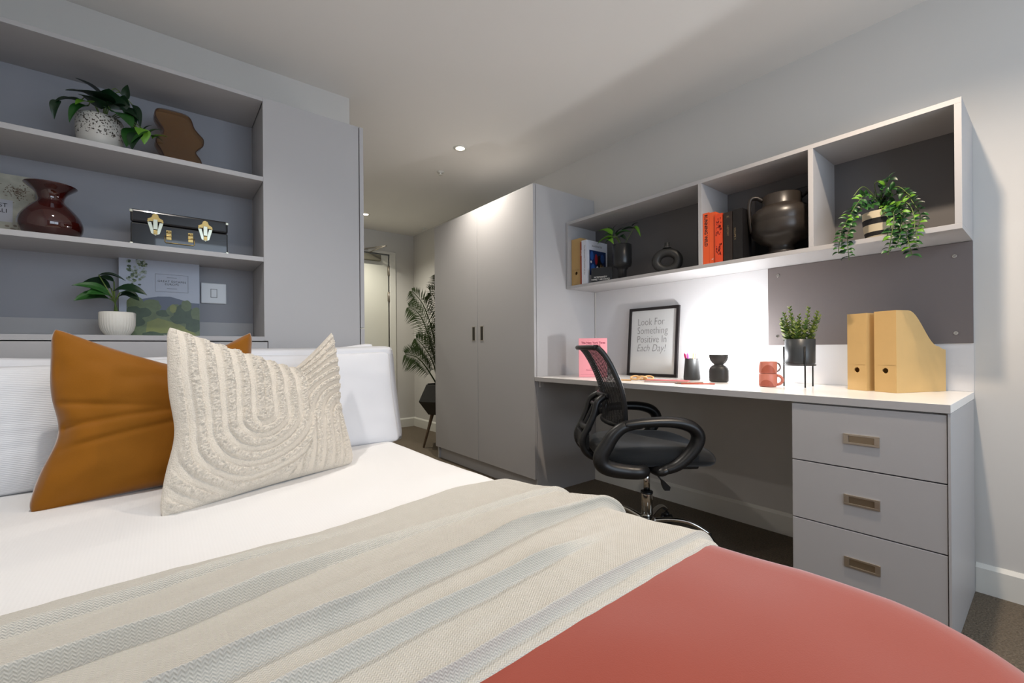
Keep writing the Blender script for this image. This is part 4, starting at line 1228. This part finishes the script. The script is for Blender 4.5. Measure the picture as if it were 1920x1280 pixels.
# pink guide book
mp_ = mat('pink_cover', (232, 152, 160), 0.45)
ang = math.atan2(1.691 - 1.815, 2.085 - 1.963)
t = book('book', 'pink travel guide book standing at the wardrobe end of the desk', (1.975, 1.822, 0.7405), ang, 0.168, 0.235, 0.032, mp_)
t.location = (1.975 + 0.032 * math.sin(-ang) , 1.822 + 0.032 * math.cos(ang), 0.7405)
M_MAG = mat('magenta_ink', (142, 50, 74), 0.5)
text('title_lettering', 'The New York Times', M_MAG, t, (0.086, -0.0323, 0.207), (PI / 2, 0, 0), 0.0162, off=0.0005)
text('title_lettering', 'EXPLORER', mat('magenta_thin', (150, 70, 88), 0.5), t, (0.086, -0.0323, 0.190), (PI / 2, 0, 0), 0.0185)
text('subtitle_lettering', '100 Trips\nAround the World', M_MAG, t, (0.086, -0.0323, 0.048), (PI / 2, 0, 0), 0.0115, shear=0.2)
g = G().box(0.008, 0.16, -0.0323, -0.0321, 0.014, 0.0148).box(0.05, 0.12, -0.0323, -0.0321, 0.224, 0.2246)
mk('cover_rule', g, M_MAG, t)
# framed print leaning on the wall
lx, ly, W_, H_ = 2.322, 1.3765, 0.345, 0.423
t = thing('picture_frame', 'black framed motivational print leaning on the wall behind the chair', 'picture frame', (lx, 1.549, 0.7405))
tl = math.asin(0.028 / H_)
t.rotation_euler = (0, 0, -PI / 2)
# local x runs from far (left in view) to near, local -y faces the room
R = Matrix.Rotation(-PI / 2, 4, 'Z') @ Matrix.Rotation(-tl - 0.02, 4, 'X')
t.matrix_local = Matrix.Translation((lx, 1.549, 0.7405)) @ R
h = W_ / 2
fr = 0.017
g = G().box(-h, h, -0.016, 0, 0, fr).box(-h, h, -0.016, 0, H_ - fr, H_).box(-h, -h + fr, -0.016, 0, fr, H_ - fr).box(h - fr, h, -0.016, 0, fr, H_ - fr)
mk('frame', g, mat('black_frame', (32, 27, 28), 0.4), t, bevel=0.001)
mk('print_sheet', G().box(-h + fr, h - fr, -0.008, -0.004, fr, H_ - fr), mat('print_paper', (206, 206, 204), 0.6), t)
mk('backing', G().box(-h + 0.004, h - 0.004, -0.0035, -0.0005, 0.004, H_ - 0.004), M_KRAFT, t)
gm = bpy.data.materials.new('picture_glass')
gm.use_nodes = True
b_ = gm.node_tree.nodes['Principled BSDF']
b_.inputs['Alpha'].default_value = 0.08
b_.inputs['Roughness'].default_value = 0.05
mk('glass', G().quad((-h + fr, -0.0095, fr), (h - fr, -0.0095, fr), (h - fr, -0.0095, H_ - fr), (-h + fr, -0.0095, H_ - fr)), gm, t, recalc=False)
for i, s_ in enumerate(('Look For', 'Something', 'Positive In', 'Each Day!')):
    text('motto_lettering', s_, mat('charcoal_print_ink', (120, 118, 116), 0.6), t, (-0.112, -0.0083, 0.333 - i * 0.054), (PI / 2, 0, 0), 0.063, align='LEFT', sx=0.80, off=-0.0008, shear=0.25 if i == 3 else 0.0)
# pencil cup with pencils
t = thing('pencil_cup', 'dark tapered pencil cup on the desk beside the framed print', 'pen holder', (2.236, 1.243, 0.7405))
mk('cup', G().lathe([(0.040, 0), (0.0425, 0.004), (0.0425, 0.012), (0.034, 0.112), (0.033, 0.115), (0.031, 0.112), (0.036, 0.02), (0.001, 0.015)], 40, cap1=False), M_COAL, t)
for nm, lab, m, dx, dy, ax, ay in (('highlighter', 'magenta highlighter pen leaning left in the pencil cup', mat('magenta_pen', (214, 40, 112), 0.4), 0.0, 0.016, -0.004, 0.022), ('highlighter', 'purple-pink highlighter pen second from the left in the pencil cup', mat('orchid_pen', (190, 64, 150), 0.4), -0.01, 0.006, 0.0, 0.012),
                         ('pencil', 'yellow pencil in the pencil cup', mat('yellow_pencil', (226, 206, 84), 0.5), 0.004, -0.006, 0.0, -0.001), ('pencil', 'coral pencil at the right of the pencil cup', mat('coral_pencil', (206, 112, 98), 0.5), 0.004, -0.018, 0.0, -0.006)):
    p = thing(nm, lab, 'pen' if nm == 'highlighter' else 'pencil', (2.236 + dx * 0.5, 1.243 + dy * 0.5, 0.757))
    r = 0.0055 if nm == 'highlighter' else 0.0034
    e = Vector((dx * 0.6 + ax, dy * 0.6 + ay, 0.128 if nm == 'highlighter' else 0.135))
    mk('barrel', G().tube([(0, 0, 0), e * 0.93], r, 8), m, p)
    mk('tip', G().tube([e * 0.931, e], [r * 0.8, r * 0.3], 8), M_PAPER if nm == 'pencil' else m, p)
# little lamp
t = thing('table_lamp', 'small charcoal two-lobed table lamp glowing upwards on the desk', 'lamp', (2.19, 1.073, 0.7405))
g = G().lathe([(0.038, 0), (0.046, 0.004), (0.047, 0.02), (0.047, 0.055), (0.044, 0.068), (0.034, 0.080), (0.023, 0.085), (0.023, 0.088), (0.033, 0.097), (0.041, 0.108), (0.046, 0.125), (0.0465, 0.137), (0.0445, 0.137), (0.040, 0.118), (0.03, 0.105), (0.001, 0.10)], 48, cap1=False, sx=0.8)
mk('lamp_body', g, M_COAL, t)
mk('lamp_diffuser', G().lathe([(0.036, 0.124), (0.036, 0.128), (0.001, 0.129)], 32, cap0=True, sx=0.8), mat('lamp_glow', (255, 246, 236), 0.5, emit=(255, 242, 228), es=18), t)
# two stacked mugs
M_TERRA = mat('terracotta_glaze', (190, 116, 98), 0.35, noise_s=20, noise_amt=0.05)
M_TERRD = mat('rust_glaze', (160, 82, 62), 0.35)
for i, (z, lab, ha) in enumerate(((0.7405, 'terracotta patterned mug at the bottom of the stack on the desk', -75), (0.798, 'terracotta patterned mug on top of the stack on the desk', -38))):
    t = thing('mug', lab, 'mug', (2.075, 0.80, z), 0)
    hm = 0.0575 if i == 0 else 0.052
    mk('cup', G().lathe([(0.030, 0), (0.0345, 0.003), (0.0355, 0.01), (0.0355, hm - 0.003), (0.0345, hm), (0.0325, hm - 0.002), (0.0325, 0.008), (0.001, 0.006)], 44, cap1=False), M_TERRA, t)
    # dark glaze hill on the side that faces the room
    g = G()
    ca = math.radians(203 if i else 190)
    N = 14
    for k in range(N):
        for j in range(5):
            def pp(a, b):
                al = ca + (a / N - 0.5) * 1.7
                top = (0.034 if i else 0.027) * math.sin(PI * a / N) ** 0.6
                r = 0.0358
                return (r * math.cos(al), r * math.sin(al), 0.004 + (0.0 if i else 0.0) + top * b / 5)
            g.face([g.v(pp(k, j)), g.v(pp(k + 1, j)), g.v(pp(k + 1, j + 1)), g.v(pp(k, j + 1))], 0, True)
    mk('glaze_motif', g, M_TERRD, t, recalc=False, weld=True)
    a = math.radians(ha)
    u = Vector((math.cos(a), math.sin(a), 0))
    zc = hm * 0.52
    P = [u * (0.034 + 0.021 * math.sin(PI * k / 12)) + Vector((0, 0, zc + 0.0195 * math.cos(PI * k / 12))) for k in range(13)]
    mk('handle', G().tube(P, 0.0035 if i else 0.006, 10), M_TERRA if i == 0 else mat('grey_glaze', (112, 98, 96), 0.35), t)
# knotted wooden object, notebook, pencils
t = thing('wooden_knot', 'carved pale wooden knot lying at the front of the desk behind the chair', 'ornament', (1.985, 1.37, 0.7405), math.radians(-58))
g = G()
for k in range(3):
    c0 = Vector((-0.045 + k * 0.034, 0.004 * (-1) ** k, 0.0155))
    tilt = (-1) ** k * 0.9
    g.tube([c0 + Vector((0.023 * math.cos(a), 0.017 * math.sin(a) * math.cos(tilt), 0.010 * math.sin(a) * math.sin(tilt))) for a in [q * PI / 14 for q in range(28)]], 0.0052, 9, closed=True)
mk('knot_links', g, mat('pale_wood', (214, 170, 116), 0.5, noise_s=20, noise_amt=0.1), t)
g = G()
g.box(-0.13, -0.065, -0.012, 0.012, 0.0, 0.006)
mk('knot_bar', g, mat('pale_wood_orange', (206, 158, 100), 0.5), t, bevel=0.002)
t = thing('notebook', 'dusty red notebook lying on the desk in front of the pencil cup', 'notebook', (2.00, 1.245, 0.7405), math.radians(-68))
mk('cover', G().box(-0.105, 0.105, -0.05, 0.05, 0.0, 0.0015).box(-0.105, 0.105, -0.05, 0.05, 0.0075, 0.009), mat('dusty_red_cover', (178, 92, 92), 0.5), t, bevel=0.0006)
mk('pages', G().box(-0.102, 0.102, -0.047, 0.047, 0.0016, 0.0074), M_PAPER, t)
for lab, m, a, b, z in (('brown pencil lying across the end of the red notebook', mat('brown_pencil', (140, 96, 72), 0.5), (1.905, 1.148), (2.035, 1.075), 0.7445), ('red pencil lying on the desk in front of the lamp', mat('red_pencil', (190, 84, 62), 0.5), (1.90, 1.128), (2.0, 1.0), 0.7445)):
    p = thing('pencil', lab, 'pencil', (a[0], a[1], z))
    e = Vector((b[0] - a[0], b[1] - a[1], 0))
    mk('barrel', G().tube([e * 0.1, e], 0.0037, 6), m, p)
    mk('tip', G().tube([e * 0.0, e * 0.1], [0.0006, 0.0036], 6), mat('dark_lead_wood', (86, 70, 60), 0.6), p)
# magazine files at the near end of the desk
magazine_file('birch magazine file at the left of the pair on the desk, partly hidden', (2.132, 0.468, 0.7405), math.radians(-24), 0.22, 0.074, 0.302, 0.148)
magazine_file('birch magazine file nearest the desk end, curved side fully visible', (2.103, 0.374, 0.7405), math.radians(-24), 0.252, 0.077, 0.305, 0.158)

# ---------------------------------------------------------------- office chair
t = thing('office_chair', 'black mesh office chair on a chrome five-star base at the desk', 'chair', (1.783, 1.221, 0.0), -YAW)
M_MESH = mat('black_mesh_fabric', (24, 24, 26), 0.7, noise_s=300, noise_amt=0.3, alpha=0.8)
def mesh_holes(m):
    nt = m.node_tree
    b = nt.nodes['Principled BSDF']
    tc = nt.nodes.new('ShaderNodeTexCoord')
    v = nt.nodes.new('ShaderNodeTexVoronoi')
    v.inputs['Scale'].default_value = 260
    v.inputs['Randomness'].default_value = 0.15
    nt.links.new(tc.outputs['Object'], v.inputs['Vector'])
    h = math_node(nt, 'MULTIPLY_ADD', math_node(nt, 'GREATER_THAN', v.outputs['Distance'], 0.36), 0.75, 0.25)
    nt.links.new(h, b.inputs['Alpha'])
mesh_holes(M_MESH)
M_SEAT = mat('black_seat_fabric', (30, 30, 30), 0.85, noise_s=400, noise_amt=0.3, bump_s=500, bump=0.5, sheen=0.2)
# seat cushion: rounded slab with a waterfall front
def seat_pt(top):
    def f(u, v):
        a = 2 * PI * u
        ca, sa = math.cos(a), math.sin(a)
        e = 2.0 / 4.2
        X_ = math.copysign(abs(ca) ** e, ca); Y_ = math.copysign(abs(sa) ** e, sa)
        q = v
        x = 0.002 + 0.262 * X_ * q; y = 0.243 * Y_ * q
        edge = (1 - q ** 9) ** 0.5 if q < 1 else 0
        zt = 0.448 + 0.036 * edge + 0.012 * (y / 0.24) ** 2 * edge - 0.022 * max(0, (x - 0.10) / 0.15) ** 2
        zb = 0.448 - 0.046 * edge - 0.022 * max(0, (x - 0.10) / 0.15) ** 2
        return (x, y, zt if top else zb)
    return f
g = G()
g.grid(lambda u, v: seat_pt(True)(u, math.sin(v * PI / 2)), 56, 18, closeu=True)
g.grid(lambda u, v: seat_pt(False)(-u, math.sin(v * PI / 2)), 56, 18, closeu=True)
bmesh.ops.remove_doubles(g.bm, verts=g.bm.verts, dist=1e-4)
mk('seat', g, M_SEAT, t)
mk('seat_shell', G().box(-0.215, 0.17, -0.19, 0.19, 0.390, 0.412), M_BLACK, t, bevel=0.01)
# backrest: curved mesh panel in a frame
BK = catmull([(-0.150, 0, 0.575), (-0.150, 0, 0.625), (-0.166, 0, 0.727), (-0.200, 0, 0.818), (-0.238, 0, 0.886), (-0.268, 0, 0.918)], 5)
def back_w(z):
    f = (z - 0.575) / 0.343
    return 0.19 + 0.022 * math.sin(PI * min(1, f * 0.9))
def back_pt(u, v):
    i = v * (len(BK) - 1)
    i0 = min(int(i), len(BK) - 2)
    p = BK[i0].lerp(BK[i0 + 1], i - i0)
    a = 2 * u - 1
    return (p.x - 0.05 * (1 - a * a) , a * back_w(p.z), p.z)
g = G().grid(back_pt, 16, 24)
mk('backrest_mesh', g, M_MESH, t)
g = G()
for s in (0, 1):
    g.tube([Vector(back_pt(s, k / 24)) for k in range(25)], 0.012, 10, flat=0.7, up=(0, 1, 0))
for e in (0.0, 1.0):
    g.tube([Vector(back_pt(k / 16, e)) for k in range(17)], 0.011, 10)
mk('backrest_frame', g, M_BLACK, t)
g = G()
for s in (-1, 1):
    g.tube(catmull([(-0.20, s * 0.07, 0.70), (-0.245, s * 0.085, 0.672), (-0.262, s * 0.09, 0.62), (-0.285, s * 0.09, 0.565), (-0.315, s * 0.085, 0.50), (-0.30, s * 0.08, 0.445), (-0.24, s * 0.07, 0.410), (-0.12, s * 0.06, 0.398)], 5), 0.015, 10, flat=1.3, up=(0, 1, 0))
    g.tube(catmull([(-0.235, s * 0.03, 0.66), (-0.262, s * 0.035, 0.60), (-0.29, s * 0.03, 0.545)], 5), 0.010, 8)
g.tube(catmull([(-0.20, -0.10, 0.70), (-0.222, 0, 0.70), (-0.20, 0.10, 0.70)], 4), 0.012, 8).tube(catmull([(-0.232, -0.09, 0.655), (-0.252, 0, 0.655), (-0.232, 0.09, 0.655)], 4), 0.010, 8)
g.tube([(-0.288, -0.09, 0.55), (-0.30, 0, 0.55), (-0.288, 0.09, 0.55)], 0.015, 8)
g.box(-0.318, -0.285, -0.09, 0.09, 0.455, 0.53)
mk('back_bracket', g, M_BLACK, t, bevel=0.003)
# arm loops
AP = [(-0.17, 0.595), (-0.10, 0.604), (0.00, 0.608), (0.07, 0.600), (0.115, 0.580), (0.134, 0.545), (0.118, 0.50), (0.08, 0.455), (0.04, 0.425), (0.0, 0.410), (-0.02, 0.402)]
AB = [(-0.10, 0.600), (-0.17, 0.588), (-0.215, 0.555), (-0.245, 0.51), (-0.268, 0.47), (-0.262, 0.435), (-0.225, 0.415), (-0.16, 0.404), (-0.10, 0.402)]
for s in (-1, 1):
    y = s * 0.262
    g = G()
    pa = catmull([(a, y, b) for a, b in AP] + [(-0.03, s * 0.19, 0.398), (-0.03, s * 0.12, 0.396)], 5)
    g.tube(pa, [0.017 + 0.009 * math.sin(PI * min(1, i / len(pa) * 1.3)) for i in range(len(pa))], 12, flat=1.5, up=(0, 1, 0))
    pb = catmull([(a, y, b) for a, b in AB] + [(-0.08, s * 0.19, 0.399), (-0.075, s * 0.12, 0.397)], 5)
    g.tube(pb, [0.019 + 0.014 * math.sin(PI * i / len(pb)) for i in range(len(pb))], 12, flat=1.1, up=(0, 1, 0))
    g.box(-0.235, -0.20, min(y, s * 0.13), max(y, s * 0.13), 0.400, 0.413).box(-0.03, 0.02, min(y, s * 0.13), max(y, s * 0.13), 0.396, 0.41)
    g.box(-0.175, -0.145, min(y, s * 0.18), max(y, s * 0.18), 0.578, 0.605)
    mk('armrest', g, M_BLACK, t)
mk('tilt_mechanism', G().box(-0.09, 0.07, -0.07, 0.07, 0.345, 0.392), M_BLACK, t, bevel=0.01)
mk('gas_lift', G().cyl((0, 0, 0.22), (0, 0, 0.35), 0.0145, 24), M_CHROME, t)
mk('column_sleeve', G().lathe([(0.0265, 0.10), (0.0265, 0.232), (0.025, 0.236), (0.016, 0.237)], 28), M_CHROME, t)
mk('column_collar', G().lathe([(0.028, 0.229), (0.028, 0.239), (0.017, 0.240)], 28, cap0=False), M_BLACK, t)
mk('lever', G().tube([(0.0, -0.05, 0.37), (0.015, -0.10, 0.345), (0.028, -0.125, 0.325)], 0.0035, 8)
   .prism([(0.024, 0.332), (0.034, 0.328), (0.062, 0.300), (0.058, 0.285), (0.036, 0.285), (0.028, 0.305)], 'y', -0.142, -0.118), M_BLACK, t)
mk('hub', G().lathe([(0.034, 0.082), (0.040, 0.092), (0.040, 0.108), (0.03, 0.118), (0.027, 0.12)], 28), M_CHROME, t)
for k in range(5):
    a = math.radians(-20 + 72 * k)
    ca, sa = math.cos(a), math.sin(a)
    P = catmull([(0.03 * ca, 0.03 * sa, 0.105), (0.12 * ca, 0.12 * sa, 0.117), (0.20 * ca, 0.20 * sa, 0.108), (0.27 * ca, 0.27 * sa, 0.072)], 6)
    mk('base_leg', G().tube(P, [0.0125 - 0.0035 * i / len(P) for i in range(len(P))], 12, flat=1.0), M_CHROME, t)
    cx, cy = 0.272 * ca, 0.272 * sa
    cs = mk('caster', G().cyl((cx, cy, 0.05), (cx, cy, 0.075), 0.006, 10).ball((cx, cy, 0.045), 0.017, 8), M_BLACK, t)
    for s in (-1, 1):
        mk('wheel', G().tube([(cx - sa * s * 0.009, cy + ca * s * 0.009, 0.0255), (cx - sa * s * 0.024, cy + ca * s * 0.024, 0.0255)], [0.025, 0.0235], 22), M_BLACK, cs)
